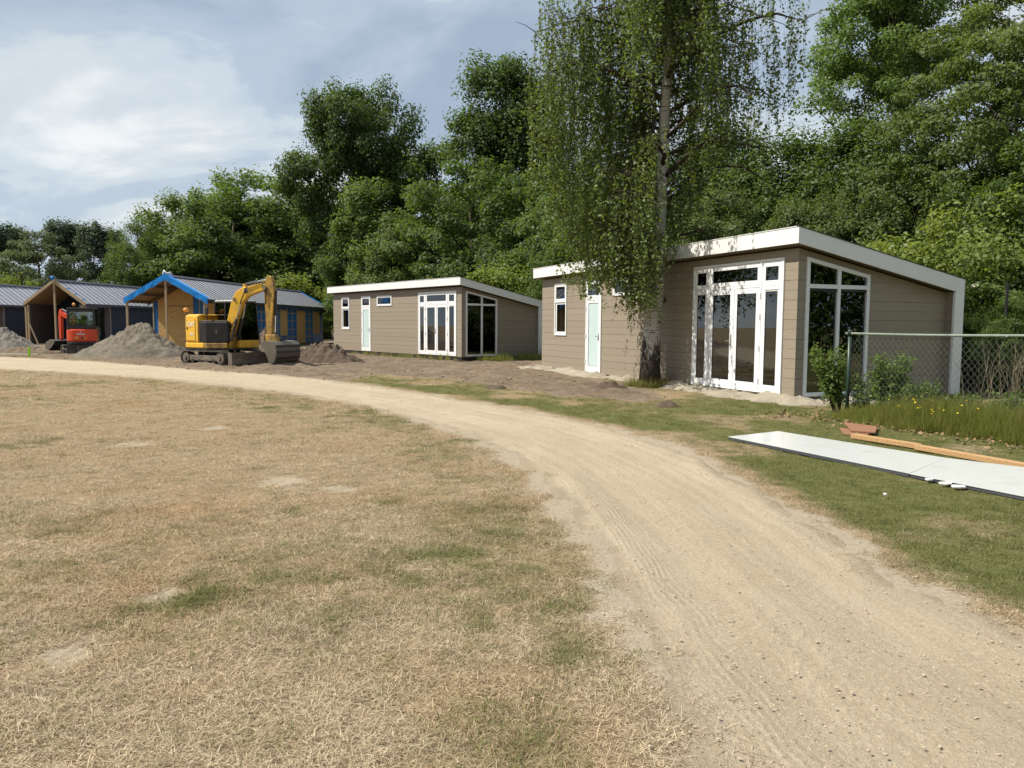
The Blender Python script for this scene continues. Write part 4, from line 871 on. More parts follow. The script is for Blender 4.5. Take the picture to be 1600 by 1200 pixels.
    mb = MB(J); mb.prism([(1.62, -.12, 1.22), (2.10, -.12, 1.22), (2.16, -.12, .90), (1.66, -.12, .90)], (0, .24, 0)); mb.build('coupler', MT['yellowmud'], stick, bevel=.03)
    # wide bucket
    prof = [(1.74, .86), (1.92, .97), (2.22, .95), (2.37, .82), (2.40, .46), (2.32, .20), (2.18, .06)]; inn = [(2.19, .09), (2.30, .23), (2.37, .47), (2.34, .80), (2.20, .92), (1.93, .94), (1.77, .83)]
    mb = MB(J); bw = .95; yc = .34
    def q(P, y): return [(a, y, z) for a, z in P]
    for i in range(len(prof) - 1): mb.prism(q([prof[i], prof[i + 1], inn[-2 - i], inn[-1 - i]], yc - bw), (0, 2 * bw, 0))
    bk = mb.build('bucket', MT['muddysteel'], r)
    for s in (-1, 1):
        mb = MB(J); mb.prism(q([(1.72, .87)] + prof[1:] + [(2.10, .08), (1.95, .45)], yc + s * (bw + .012) - .012), (0, .024, 0)); mb.build('side_plate', MT['muddysteel'], bk)
    for z0, a0, z1, a1 in ((.80, 2.372, .71, 2.379), (.58, 2.391, .49, 2.399), (.33, 2.361, .24, 2.333)):
        mb = MB(J); mb.prism(q([(a0, z0), (a0 + .03, z0 + .005), (a1 + .03, z1), (a1, z1)], yc - bw + .01), (0, 2 * bw - .02, 0)); mb.build('wear_strip', MT['darksteel'], bk)
    mb = MB(J); mb.prism(q([(2.18, .07), (2.66, .012), (2.68, .03), (2.2, .10)], yc - bw + .02), (0, .95, 0)); mb.build('lip_plate', MT['muddysteel'], bk)
    mb = MB(J); mb.box(1.70, 2.10, yc - .30, yc + .26, .955, 1.06); mb.build('bucket_mount', MT['darksteel'], bk, bevel=.02)
yellow_excavator()

def red_excavator():
    o = gnd(121, 553.5); h = math.atan2(.93, -.36); r = empty('red_excavator', (o[0] - .05, o[1] + .7, 0), h, 'orange red mini excavator seen from behind with closed cab and beacon', 'excavator')
    # tracks stand turned against the house
    th = math.radians(34); TM = Matrix.Rotation(th, 4, 'Z')
    n0 = set(bpy.data.objects); make_tracks(r, 1.95, .44, .74, .47)
    for ob in set(bpy.data.objects) - n0:
        if ob.parent is r: ob.matrix_local = TM
    MB(TM).box(-.55, .55, -.43, .43, .2, .44).build('undercarriage', MT['darksteel'], r, bevel=.03)
    MB().tube([(0, 0, .42), (0, 0, .56)], .36, 20).build('turntable', MT['darksteel'], r)
    mb = MB(); mb.prism([(x, -.62, z) for x, z in [(-1.12, .06), (-1.05, .03), (-1.02, .25), (-1.06, .50), (-1.12, .50), (-1.09, .25)]], (0, 1.24, 0)); b = mb.build('dozer_blade', MT['darksteel'], r)
    for s in (-1, 1): MB().beam((-.3, s * .3, .30), (-1.06, s * .4, .25), .1, .12).build('blade_arm', MT['darksteel'], b)
    MB().prism([(x, y, .54) for x, y in [(-.78, -.45), (-.6, -.68), (.8, -.70), (.85, .70), (-.6, .68), (-.78, .45)]], (0, 0, .09)).build('deck', MT['darksteel'], r, bevel=.02)
    cw = [(-.80 + .30 * (abs(y) / .70) ** 3, y) for y in np.linspace(-.70, .70, 15)]
    c = MB().prism([(x, y, .64) for x, y in cw + [(.0, .70), (.0, -.70)]], (0, 0, .66)).build('counterweight', MT['red'], r, bevel=.07)
    text_mesh('Kubota', .135, MT['decal'], c, basis((-.806, 0., 1.05), (0, -1, 0), (0, 0, 1)), 'lettering')
    mb = MB(); mb.prism([(-.805, -.05, 1.15), (-.805, .05, 1.15), (-.805, .0, 1.21)], (.006, 0, 0)); mb.build('emblem', MT['decal'], c)
    MB().box(-.803, -.79, .12, .28, .80, .92).build('warning_sticker', MT['lampglass'], c); MB().box(-.803, -.79, -.12, -.02, .80, .90).build('latch', MT['darksteel'], c); MB().box(-.803, -.79, -.22, -.14, .81, .90).build('warning_sticker', MT['lampglass'], c)
    MB().box(-.70, -.60, -.55, .55, .50, .635).build('bumper', MT['panelblack'], c)
    x0, x1, w, z0, z1 = -.55, .72, .66, 1.30, 2.42
    cab = MB().prism([(x, y, z0) for x, y in [(-.62, -w), (x1, -w), (x1, w), (-.62, w)]], (0, 0, .16)).build('cab', MT['panelblack'], r, bevel=.03)
    for s in (-1, 1):
        MB().beam((x0, s * (w - .05), z0 + .16), (x0 + .06, s * (w - .07), z1 - .05), .11, .10, (1, 0, 0)).build('pillar', MT['black'], cab, bevel=.02); MB().beam((x1, s * (w - .04), .64), (x1 - .06, s * (w - .06), z1 - .05), .08, .08).build('pillar', MT['steel'] if s > 0 else MT['black'], cab)
        MB().box(-.1, x1 - .05, s * w - .025 * s, s * w, .64, 1.3).build('side_panel', MT['panelblack'], cab)
        MB().box(x0 + .06, x1 - .06, s * (w - .06) - .003, s * (w - .06) + .003, z0 + .16, z1 - .1).build('pane', MT['glass'], cab)
    MB().box(x0 + .02, x0 + .05, -w + .10, w - .10, z0 + .17, z0 + .24).build('rear_frame', MT['black'], cab); MB().box(x0 + .04, x0 + .09, -w + .10, w - .10, z1 - .22, z1 - .07).build('rear_frame', MT['black'], cab)
    MB().prism([(x0 + .02, -w + .12, z0 + .24), (x0 + .02, w - .12, z0 + .24), (x0 + .05, w - .12, z1 - .22), (x0 + .05, -w + .12, z1 - .22)], (.006, 0, 0)).build('pane', MT['glass'], cab)
    MB().prism([(x1 - .02, -w + .12, z0 + .2), (x1 - .02, w - .12, z0 + .2), (x1 - .05, w - .12, z1 - .12), (x1 - .05, -w + .12, z1 - .12)], (.006, 0, 0)).build('pane', MT['glass'], cab)
    MB().box(x0 - .02, x1 - .02, -w + .02, w - .02, z1 - .08, z1).build('roof', MT['panelblack'], cab, bevel=.04)
    MB().box(-.15, -.02, -.22, .22, 1.35, 2.0).build('seat', MT['black'], cab, bevel=.05)
    t = MB().tube([(-.25, .35, z1 - .01), (-.25, .35, z1 + .08)], .03, 8).build('beacon_base', MT['black'], cab); MB().tube([(-.25, .35, z1 + .08), (-.25, .35, z1 + .2), (-.25, .35, z1 + .25)], [.085, .075, .03], 12).build('beacon', MT['lampglass'], t, True)
    # boom folded to the left of the cab
    sw = math.radians(50); J = Matrix.Translation((.70, .35, 0)) @ Matrix.Rotation(sw, 4, 'Z')
    def plate(nm, prof, wd, mat, par): mb = MB(J); mb.prism([(a, -wd / 2, z) for a, z in prof], (0, wd, 0)); return mb.build(nm, mat, par, bevel=.02)
    boom = plate('boom', [(-.15, .7), (-.02, 1.5), (.25, 2.0), (.95, 2.18), (1.10, 2.30), (1.22, 2.10), (.95, 1.95), (.42, 1.72), (.2, 1.4), (.12, .7)], .2, MT['red'], r)
    st = plate('stick', [(1.02, 2.36), (1.18, 2.34), (1.26, 2.0), (1.24, .72), (1.10, .72), (1.06, 1.9)], .17, MT['red'], r); cyl(r, J @ Vector((.35, 0, 2.10)), J @ Vector((1.08, 0, 2.36)), .05, .5, ('stick_cylinder', 'rod')); cyl(r, J @ Vector((1.31, 0, 1.9)), J @ Vector((1.30, 0, .8)), .045, .6, ('bucket_cylinder', 'rod'))
    prof = [(.90, .66), (1.25, .74), (1.55, .60), (1.62, .34), (1.45, .12)]; inn = [(1.44, .15), (1.58, .35), (1.52, .57), (1.25, .70), (.92, .63)]
    mb = MB(J)
    for i in range(4): mb.prism([(a, -.62, z) for a, z in (prof[i], prof[i + 1], inn[3 - i], inn[4 - i])], (0, 1.24, 0))
    bk = mb.build('bucket', MT['darksteel'], r)
    for s in (-1, 1): mb = MB(J); mb.prism([(a, s * .63 - .01, z) for a, z in prof + [(1.15, .35)]], (0, .02, 0)); mb.build('side_plate', MT['muddysteel'], bk)
red_excavator()

# ------------------------------------------------------------------ trees
def leaf_quads(C, Nrm, size, rng, aspect=.62):           # one rhombic leaf (or small spray) per centre
    n = len(C); a = np.cross(Nrm, rng.normal(size=(n, 3))); a /= np.linalg.norm(a, axis=1, keepdims=True) + 1e-9
    b = np.cross(Nrm, a); L = (size * rng.uniform(.5, 1.5, n))[:, None]
    fold = Nrm * L * .16
    V = np.stack([C - a * L * .5, C + b * L * .5 * aspect + fold, C + a * L * .5, C - b * L * .5 * aspect + fold], 1)
    return V.reshape(-1, 3)
def unit(v): return v / (np.linalg.norm(v, axis=1, keepdims=True) + 1e-9)
def crown_arrays(rng, ell, nclump, cr, nleaf, size, inner=.35, flat=.62, up=.55, spiky=0.):
    E = np.array(ell, float); vol = (E[:, 3] * E[:, 4] * E[:, 5]) ** .7; cen = []; tries = 0
    while len(cen) < nclump and tries < nclump * 30:
        tries += 1; e = E[rng.choice(len(E), p=vol / vol.sum())]; d = rng.normal(size=3); d /= np.linalg.norm(d)
        rad = rng.uniform(inner, 1.) ** .45 * rng.uniform(.86, 1.08); p = e[:3] + d * e[3:] * rad
        depth = max(1 - np.sqrt((((p - q[:3]) / q[3:]) ** 2).sum()) for q in E)
        if depth > .62 and rng.random() < .85: continue
        if p[2] < .15: continue
        cen.append((*p, *d))
    cen = np.array(cen); k = len(cen)
    cs = cr * rng.uniform(.55, 1.3, k); nl = np.maximum(6, (nleaf * (cs / cr) ** 2)).astype(int)
    i = np.repeat(np.arange(k), nl); n = len(i)
    d = unit(rng.normal(size=(n, 3))); rr = rng.random(n) ** .42
    off = d * rr[:, None] * cs[i][:, None] * np.array([1, 1, flat])
    off += cen[i, 3:] * (rng.random(n) ** 3 * cs[i] * .55)[:, None]
    if spiky: off[:, 2] += (rng.random(n) ** 4) * spiky
    C = cen[i, :3] + off
    nr = unit(d * .55 + cen[i, 3:] * .35 + np.array([0, 0, up]) + rng.normal(size=(n, 3)) * .55)
    tone = np.clip(.5 + .32 * rng.normal(size=k)[i] * .6 + .22 * rng.normal(size=n), 0, 1)
    return C, nr, tone, cen
def leaf_mesh(name, C, nr, tone, size, rng, mat, aspect=.62):
    V = leaf_quads(C, nr, size, rng, aspect); me = np_mesh(name, V, np.arange(len(V)).reshape(-1, 4), mat); attr(me, 'tone', np.repeat(tone, 4)); return me
TREES = {}
def tree_mesh(key, seed, ell, nclump, cr, nleaf, size, mat, trunk_r, limbs=8, **kw):
    rng = np.random.default_rng(seed); C, nr, tone, cen = crown_arrays(rng, ell, nclump, cr, nleaf, size, **kw)
    cm = leaf_mesh('crown', C, nr, tone, size, rng, MT[mat])
    E = np.array(ell, float); top = max(e[2] + e[5] for e in E); zc = E[:, 2].mean(); cx, cy = np.average(E[:, 0], weights=E[:, 3]), np.average(E[:, 1], weights=E[:, 3])
    tb = MB(); n = 7
    tp = [(cx * (t ** 1.5) + .12 * math.sin(5 * t + seed), cy * (t ** 1.5) + .12 * math.cos(4 * t + seed), -.2 + t * (top * .82)) for t in np.linspace(0, 1, n)]
    tb.tube(tp, [trunk_r * (1.25 if k == 0 else 1 - .88 * k / (n - 1)) for k in range(n)], 9)
    far = cen[rng.permutation(len(cen))[:limbs * 3]]
    for c in far:
        zb = max(top * .12, c[2] - (.35 + .25 * rng.random()) * np.hypot(c[0] - cx, c[1] - cy) - 1.); t = min(.92, zb / (top * .82)); k = t * (n - 1); i = int(k); f = k - i
        s = np.array(tp[i]) * (1 - f) + np.array(tp[min(i + 1, n - 1)]) * f; e = np.array(c[:3]); m = s * .5 + e * .5 + np.array([0, 0, -.25 + .1 * rng.normal()])
        r0 = max(.03, trunk_r * (1 - .85 * t) * .45); tb.tube([s, m, e], [r0, r0 * .55, r0 * .15], 6)
    tm = bpy.data.meshes.new('trunk'); tm.from_pydata(tb.v, [], tb.f); tm.materials.append(MT['bark']); tm.shade_smooth()
    TREES[key] = (cm, tm, top)
def put_tree(key, name, px, D, top_px, label, rot=0., wid=1., cat='tree', group=None):
    cm, tm, top = TREES[key]; p = atd(px, 505, D); H = atd(px, top_px, D)[2]; s = H / top
    o = empty(name, (p[0], p[1], 0), rot, label, cat, group); o.scale = (s * wid, s * wid, s); link('trunk', tm, o); link('crown', cm, o); return o

tree_mesh('oak', 101, [(.4, 0, 15.6, 4.6, 4.4, 3.7), (-1.6, 0, 16.4, 2.8, 2.8, 2.6), (3.9, .3, 13.2, 2.6, 2.6, 2.6), (-4.4, .5, 12.6, 2.5, 2.6, 2.1), (-3.6, 0, 9.6, 1.9, 2.2, 1.7), (1.2, 0, 10.2, 3.2, 3.4, 3.0), (0, 0, 6.0, 3.2, 3.4, 3)], 330, 1.0, 300, .215, 'leaf_oak', .42, 14, flat=.85, inner=.3)
tree_mesh('oak_tall', 111, [(0, 0, 18.0, 2.4, 2.4, 4.0), (2.0, 0, 16.6, 2.4, 2.4, 3.4), (-1.6, .2, 14.6, 2.2, 2.2, 2.8), (1.4, 0, 12.0, 3.6, 3.6, 3.8), (0, 0, 7.5, 3.6, 3.6, 4)], 270, 1.15, 300, .24, 'leaf_oak', .40, 12, flat=.9, inner=.3)
tree_mesh('bushy', 121, [(0, 0, 6.2, 4.4, 4.0, 3.9), (-2.6, 0, 4.2, 2.9, 2.9, 3.2), (2.8, .4, 4.6, 2.8, 2.8, 3.3), (.4, -.6, 3.0, 4.2, 3.6, 2.7)], 190, .80, 350, .172, 'leaf_mid', .26, 10)
tree_mesh('bushy_light', 131, [(0, 0, 7.2, 3.3, 3.2, 3.4), (-1.8, 0, 4.6, 2.9, 2.6, 2.8), (2.0, 0, 5.0, 2.7, 2.7, 2.8), (0, 0, 2.6, 3.4, 3.0, 2.4)], 180, .72, 320, .165, 'leaf_light', .22, 10, spiky=.7)
tree_mesh('hawthorn', 141, [(0, 0, 4.6, 3.6, 3.2, 3.3), (-2.2, 0, 3.0, 2.6, 2.4, 2.6), (2.2, 0, 3.2, 2.6, 2.4, 2.6), (0, -.6, 2.0, 3.8, 3.0, 1.9)], 200, .62, 270, .142, 'leaf_olive', .2, 10, spiky=.5)
tree_mesh('poplar', 151, [(0, 0, 10.2, 1.9, 1.9, 5.4), (.5, 0, 6.0, 2.4, 2.2, 4.6), (-.6, 0, 12.6, 1.2, 1.2, 3.0), (.8, 0, 13.2, .9, .9, 2.4)], 105, .85, 130, .30, 'leaf_far', .26, 8, spiky=1.0)
tree_mesh('willow', 161, [(0, 0, 8, 4.4, 4.0, 4.6), (-2.8, 0, 5.2, 3.2, 3, 4.0), (3.0, 0, 5.0, 3.2, 3, 3.8)], 150, .95, 190, .26, 'leaf_willow', .35, 8)
tree_mesh('scrub', 171, [(0, 0, 1.5, 1.9, 1.7, 1.5), (-1.2, 0, 1.0, 1.2, 1.1, 1.1), (1.2, .1, 1.1, 1.2, 1.1, 1.1)], 110, .40, 300, .078, 'leaf_yellow', .07, 8, spiky=.3)
tree_mesh('ash', 181, [(-1.5, 0, 17.0, 3.1, 3.0, 2.6), (-3.2, 0, 14.2, 2.4, 2.4, 1.9), (1.8, 0, 18.2, 3.2, 3.0, 3.0), (3.2, .3, 14.6, 2.2, 2.2, 2.0), (-.4, 0, 12.2, 1.6, 1.6, 2.6), (1.2, 0, 9.6, 2.0, 2.0, 2.6), (-1.0, 0, 20.0, 3, 3, 2.2), (.3, 0, 9.0, .8, .8, 5.0), (.5, 0, 13.5, .7, .7, 4.0)], 300, .85, 250, .165, 'leaf_ash', .42, 15, inner=.4, flat=.6)
tree_mesh('maple', 191, [(0, 0, 11.4, 4.6, 4.2, 4.8), (-2.6, 0, 8.2, 3.2, 3.0, 3.4), (2.8, 0, 8.6, 3.2, 3.0, 3.6), (-.8, -1, 5.2, 3.8, 3.2, 3.0)], 235, .78, 350, .142, 'leaf_olive', .36, 12, flat=.45, inner=.45)
tree_mesh('hedge_tree', 201, [(0, 0, 6.0, 2.6, 2.4, 3.2), (-1.4, 0, 4.0, 2.2, 2.0, 2.6), (1.6, 0, 4.2, 2.2, 2.0, 2.8), (0, -.4, 2.2, 2.6, 2.2, 2.2)], 190, .58, 290, .126, 'leaf_mid', .17, 10, spiky=.9)
tree_mesh('elder', 211, [(0, 0, 2.4, 1.9, 1.7, 1.8), (-1.0, 0, 1.5, 1.4, 1.3, 1.4), (1.1, 0, 1.6, 1.4, 1.3, 1.4)], 130, .40, 190, .11, 'leaf_light', .09, 10, flat=.5)

T = put_tree
# far row on the left
PL = ['poplar at the very left edge behind the willow', 'second grey green poplar from the left edge', 'poplar just left behind the broad willow', 'tallest poplar right of the broad willow', 'poplar right beside the tallest one', 'poplar above the middle of the second dark cabin roof', 'poplar just left of the small dark tree', 'poplar just right of the small dark tree', 'last poplar at the left end of the big bushes']
for k, (x, top, D) in enumerate([(-22, 360, 112), (6, 352, 112), (34, 358, 116), (97, 348, 112), (121, 353, 114), (150, 351, 110), (181, 361, 112), (238, 366, 108), (262, 372, 106)]):
    T('poplar', 'poplar_tree', x, D, top, PL[k], k * 1.3, 1. + .12 * math.sin(k * 2.1), 'tree', 'poplars in the distant row')
T('willow', 'willow_tree', 62, 96, 362, 'broad pale green willow in front of the distant poplars', .4, 1.05)
T('hedge_tree', 'young_tree', 217, 80, 345, 'small dark green tree standing alone between the poplars and the big bushes', 1.2, .85)
T('scrub', 'bush', -2, 78, 424, 'yellow green bush above the roof of the leftmost cabin', .5, 1.2, 'bush')
# mid left clump
T('bushy_light', 'bushy_tree', 303, 90, 292, 'light green feathery tree at the left end of the wood', .3, 1.0)
T('bushy', 'bushy_tree', 365, 86, 296, 'rounded dark green tree above the roof of the unfinished cabin', 1.4, 1.3)
T('bushy_light', 'bushy_tree', 410, 98, 262, 'pale crowned tree rising behind the rounded dark green one', 2.4, 1.25)
T('bushy', 'bushy_tree', 462, 92, 284, 'dark bushy tree left of and below the spreading oak', 2.9, 1.35)
T('oak', 'oak_tree', 563, 68, 133, 'spreading dark oak standing out against the sky above the far chalet', .0, .86)
T('oak_tall', 'oak_tree', 782, 62, 82, 'tall narrow dark oak beside the birch', .0, 1.0)
T('hawthorn', 'bushy_tree', 508, 90, 312, 'olive green tree right behind the end of the unfinished cabin', .6, 1.25)
T('scrub', 'bush', 470, 80, 436, 'yellow green bush beside the far end of the unfinished cabin', 1.0, 1.9, 'bush')
T('bushy_light', 'bushy_tree', 610, 64, 272, 'mid green tree between the two oaks, behind the far chalet', 1.9, 1.1)
T('bushy_light', 'bushy_tree', 683, 70, 212, 'light green crown filling the gap between the two oaks', .9, .95)
T('bushy', 'bushy_tree', 735, 55, 248, 'dense bright green tree just behind the corner of the far chalet', 2.2, 1.0)
T('bushy', 'bushy_tree', 602, 68, 330, 'dark lower tree over the left part of the far chalet roof', 4.0, .95)
T('hawthorn', 'bushy_tree', 660, 60, 340, 'low olive tree over the middle of the far chalet roof', 3.2, 1.1)
T('bushy', 'bushy_tree', 850, 58, 262, 'dark bushy tree in the gap between the two chalets', 5.0, 1.0)
T('scrub', 'bush', 842, 47, 392, 'yellow green bush in the gap between the two chalets', 2.0, 1.2, 'bush')
# behind the near chalet
T('bushy', 'bushy_tree', 925, 50, 235, 'dark tree behind the left end of the near chalet', .8, 1.0)
T('hedge_tree', 'hedge_tree', 905, 42, 330, 'leafy tree just over the left roof corner of the near chalet', .4, 1.1)
T('bushy', 'bushy_tree', 1010, 46, 228, 'dark tree directly behind the birch trunk', 3.6, .95)
for k, (x, top, D, w, key) in enumerate([(1085, 222, 38, 1.1, 'hedge_tree'), (1150, 205, 36, 1.0, 'hedge_tree'), (1215, 218, 35, 1.1, 'hedge_tree'), (1280, 212, 34, 1.05, 'hedge_tree'), (1345, 196, 33, 1.1, 'hedge_tree')]):
    T(key, 'hedge_tree', x, D, top, ['first tall hedge tree right of the birch, behind the chalet roof', 'second tall hedge tree right of the birch, behind the chalet roof', 'third tall hedge tree right of the birch, behind the chalet roof', 'hedge tree behind the high corner of the near chalet', 'tall hedge tree under the open crowned ash'][k], 1.1 + k * 1.9, w, 'tree', 'tall hedge behind the near chalet')
for k, (x, top, D, w) in enumerate([(1120, 300, 33, 1.0), (1190, 318, 31.5, 1.0), (1262, 296, 31, 1.0), (1335, 300, 30, 1.1), (1400, 292, 29, 1.1)]):
    T('hawthorn', 'hedge_shrub', x, D, top, ['olive shrub showing over the chalet roof just right of the birch', 'olive shrub over the middle of the chalet roof', 'olive shrub over the highest corner of the chalet roof', 'olive shrub over the sloping gable roof', 'olive shrub beside the low end of the chalet roof'][k], .7 + k * 1.3, w * .8, 'shrub', 'shrubs behind the near chalet')
T('ash', 'ash_tree', 1388, 42, -95, 'tall open crowned ash showing its branches against the sky', .35, 1.0)
T('maple', 'maple_tree', 1545, 31, -40, 'large olive green maple behind the low end of the near chalet', .5, 1.0)
T('maple', 'maple_tree', 1700, 25, -150, 'huge olive maple filling the upper right corner', 2.1, 1.0)
T('bushy', 'bushy_tree', 1600, 23.5, 215, 'dark leaved tree at the right edge of the picture', 1.2, .82)
T('scrub', 'bush', 1508, 24.5, 322, 'bright yellow green bush over the low roof end of the near chalet', .9, 1.0, 'bush')
T('elder', 'elder_bush', 1545, 21.5, 405, 'elder bush with cream flower heads right of the chalet corner post', .4, 1.0, 'bush')
T('hawthorn', 'hedge_shrub', 1470, 27, 365, 'olive bush wedged between the yellow green bush and the gable roof', 2.6, .8, 'shrub')
T('hedge_tree', 'hedge_tree', 1580, 19.2, 470, 'dark shrub behind the wire fence at the right edge', .6, 1.3, 'shrub')
T('hedge_tree', 'hedge_tree', 1515, 20.2, 500, 'dark low shrub behind the wire fence next to the chalet post', 2.6, 1.1, 'shrub')
# elder flower heads
def blossom():
    rng = np.random.default_rng(7); o = [o for o in bpy.data.objects if o.name == 'elder_bush'][0]; cm = TREES['elder'][0]; V = np.empty(len(cm.vertices) * 3, np.float32); cm.vertices.foreach_get('co', V); V = V.reshape(-1, 4, 3)[:, 0]
    P = V[rng.choice(len(V), 5000)]; P = P[(np.linalg.norm(P - [0, 0, 1.9], axis=1) > 1.55) & (P[:, 2] > 1.2)][:130]
    C = (P[:, None, :] + rng.normal(size=(len(P), 16, 3)) * [.055, .055, .015]).reshape(-1, 3); n = len(C)
    link('blossom', leaf_mesh('blossom', C, unit(rng.normal(size=(n, 3)) * .3 + [0, -.5, 1]), rng.random(n), .045, rng, MT['blossom'], 1.), o)
blossom()

# weeping birch
def birch():
    rng = np.random.default_rng(77); b = gnd(1015, 604); bx, by = b[0], b[1]
    o = empty('birch_tree', (bx, by, 0), 0, 'weeping birch with pale trunk in front of the near chalet', 'tree')
    D = by; f = D / F
    axis = [(0, 0), (.0, .6), (.02, 1.2), (.09, 2.2), (.12, 3.2), (.15, 4.6), (.22, 6.0), (.26, 7.5), (.35, 9.2), (.3, 11.2), (.4, 13.2)]
    rad = [.32, .268, .248, .232, .225, .195, .165, .14, .11, .07, .03]
    tb = MB(); tb.tube([(x, .0, z - .05) for x, z in axis], rad, 14)
    tr = tb.build('trunk', MT['birch'], o, True)
    ax = lambda z: np.array([np.interp(z, [a[1] for a in axis], [a[0] for a in axis]), 0, z])
    tw = MB(); C = []; S = []
    def strand(p, L, sway):
        n = int(L / .034); t = np.linspace(0, 1, n); d = rng.normal(size=2) * .14
        x = p[0] + d[0] * t * L * .5 + sway[0] * t ** 2 + .03 * np.sin(t * 9 + rng.random() * 6); y = p[1] + d[1] * t * L * .5 + .03 * np.cos(t * 8 + rng.random() * 6); z = p[2] - L * t + .10 * np.sin(t * 3.) * L * .2
        Q = np.c_[x, y, z]; S.append(Q[:: max(1, n // 5)])
        w = np.where(np.sin(t * L * 7 + rng.random() * 9) > -.2, 1., .22); keep = rng.random(n) < w * .95
        C.append(Q[keep] + rng.normal(size=(keep.sum(), 3)) * [.042, .042, .03])
    # outline of the curtain: lateral reach -> lowest strand tips (metres), from the photo
    lx = np.array([-4.0, -3.3, -2.7, -2.2, -1.6, -1.0, -.5, 0, .5, 1.0, 1.5, 2.0, 2.6, 3.2, 3.9]); lz = np.array([7.0, 5.2, 3.05, 2.75, 2.2, 2.6, 1.7, 2.0, 3.6, 4.3, 5.4, 6.0, 6.5, 7.2, 7.6])
    nb = 0
    for k in range(60):
        z0 = 3.4 + 9.2 * ((k + rng.random()) / 60); a = rng.uniform(0, 2 * math.pi); reach = np.interp(z0, [3.3, 5, 8, 11, 13], [2.2, 3.2, 3.9, 3.0, 1.2]) * rng.uniform(.55, 1.05)
        s = ax(z0); dr = np.array([math.cos(a), math.sin(a), 0]); rise = rng.uniform(.35, .75)
        pts = [s + dr * reach * t + np.array([0, 0, reach * (rise * t - .75 * rise * t * t * t)]) + rng.normal(size=3) * .05 * (t > 0) for t in np.linspace(0, 1, 6)]
        r0 = np.interp(z0, [3, 8, 13], [.055, .06, .02]) * rng.uniform(.7, 1.2); tw.tube(pts, [r0 * (1 - .85 * t) for t in np.linspace(0, 1, 6)], 6)
        subs = []
        for t in np.linspace(.22, 1, 8):
            i = min(4, int(t * 5)); q = pts[i] * (1 - (t * 5 - i)) + pts[i + 1] * (t * 5 - i)
            for _ in range(2):
                e = q + np.array([rng.normal() * .45, rng.normal() * .45, rng.uniform(.0, .3)]); subs.append((q, e)); tw.tube([q, (q + e) / 2 + [0, 0, .05], e], [.012, .009, .005], 4)
        for q, e in subs:
            for _ in range(4):
                p = q + (e - q) * rng.random() + rng.normal(size=3) * [.12, .12, 0]; low = np.interp(p[0], lx, lz) + abs(rng.normal()) * .35
                if abs(p[0] - .2) < .45 and p[1] < .3 and rng.random() < .92 * math.exp(-((p[2] - 6.6) / 1.5) ** 2): continue
                if rng.random() < (.05 if p[0] < 0 else .30 if p[0] < 1.0 else .52): continue
                if p[2] - low < .5: L = rng.uniform(.4, .9)
                else: L = min(p[2] - low, rng.uniform(.9, 3.6))
                if p[2] - L < low - .1: continue
                if abs(p[0] - .2) < .42 and p[1] < .3 and p[2] > 5.0 and p[2] - L < 7.6 and rng.random() < .93: L = p[2] - 7.5 - rng.random() if p[2] > 8.6 else 0
                if L < .3: continue
                if p[1] > 0 and np.dot(p[:2], [.925, .379]) > .15 and p[2] - L < 3.4: L = max(.3, p[2] - 3.6 - rng.random())
                strand(p, L, (rng.normal() * .15, 0))
    # long single curtains that reach low on the left of the trunk
    for x0, z0, zl, m in ((-2.35, 5.6, 3.0, 9), (-1.75, 5.2, 2.2, 18), (-1.25, 5.0, 2.5, 18), (-.55, 4.9, 1.55, 14), (-.2, 4.6, 2.3, 12), (.55, 5.2, 3.4, 5), (.85, 5.0, 3.0, 3), (3.3, 9.4, 6.8, 12), (2.9, 8.6, 6.2, 8), (1.6, 8.2, 5.6, 6), (2.2, 8.6, 6.0, 5), (3.6, 10, 7.6, 8), (-3.1, 7.5, 4.6, 20), (-2.7, 7.2, 4.2, 18), (-2.8, 10, 6.2, 16), (-2.2, 9.5, 5.2, 16), (-1.4, 8.6, 4.2, 14), (-2.4, 6.6, 3.6, 12)):
        for _ in range(m):
            p = np.array([x0 + rng.normal() * .16, -abs(rng.normal()) * .5 - .1, z0 + rng.normal() * .3]); strand(p, p[2] - zl - abs(rng.normal()) * .4, (rng.normal() * .1, 0))
        tw.tube([ax(z0 + .2), ax(z0 + .2) * .5 + np.array([x0 * .5, -.25, z0 * .5 + .45]), (x0, -.35, z0)], [.035, .022, .008], 5)
    # bare crooked branches left of the stem
    tw.tube([(.1, -.1, 5.2), (-.12, -.2, 5.9), (-.10, -.2, 6.6), (-.02, -.12, 7.4), (-.1, -.15, 8.2)], [.03, .05, .055, .05, .03], 7); tw.tube([(-.1, -.2, 6.1), (-.35, -.25, 6.0), (-.6, -.3, 5.7)], [.035, .022, .01], 6)
    tw.build('branches', MT['twig'], o, True)
    C = np.concatenate(C); n = len(C); nr = unit(rng.normal(size=(n, 3)) * .8 + [0, -.25, .35]); tone = np.clip(.45 + .25 * rng.normal(size=n), 0, 1)
    me = leaf_mesh('crown', C, nr, tone, .074, rng, MT['leaf_birch'], .75); link('crown', me, o)
    sm = MB()
    V = []; Fc = []
    for Q in S:
        b0 = len(V)
        for q in Q: V += [q + [-.0025, 0, 0], q + [.0025, 0, 0]]
        Fc += [(b0 + 2 * i, b0 + 2 * i + 1, b0 + 2 * i + 3, b0 + 2 * i + 2) for i in range(len(Q) - 1)]
    link('hanging_twigs', np_mesh('hanging_twigs', np.array(V), np.array(Fc), MT['twig']), o)
    print('birch leaves', n)
birch()

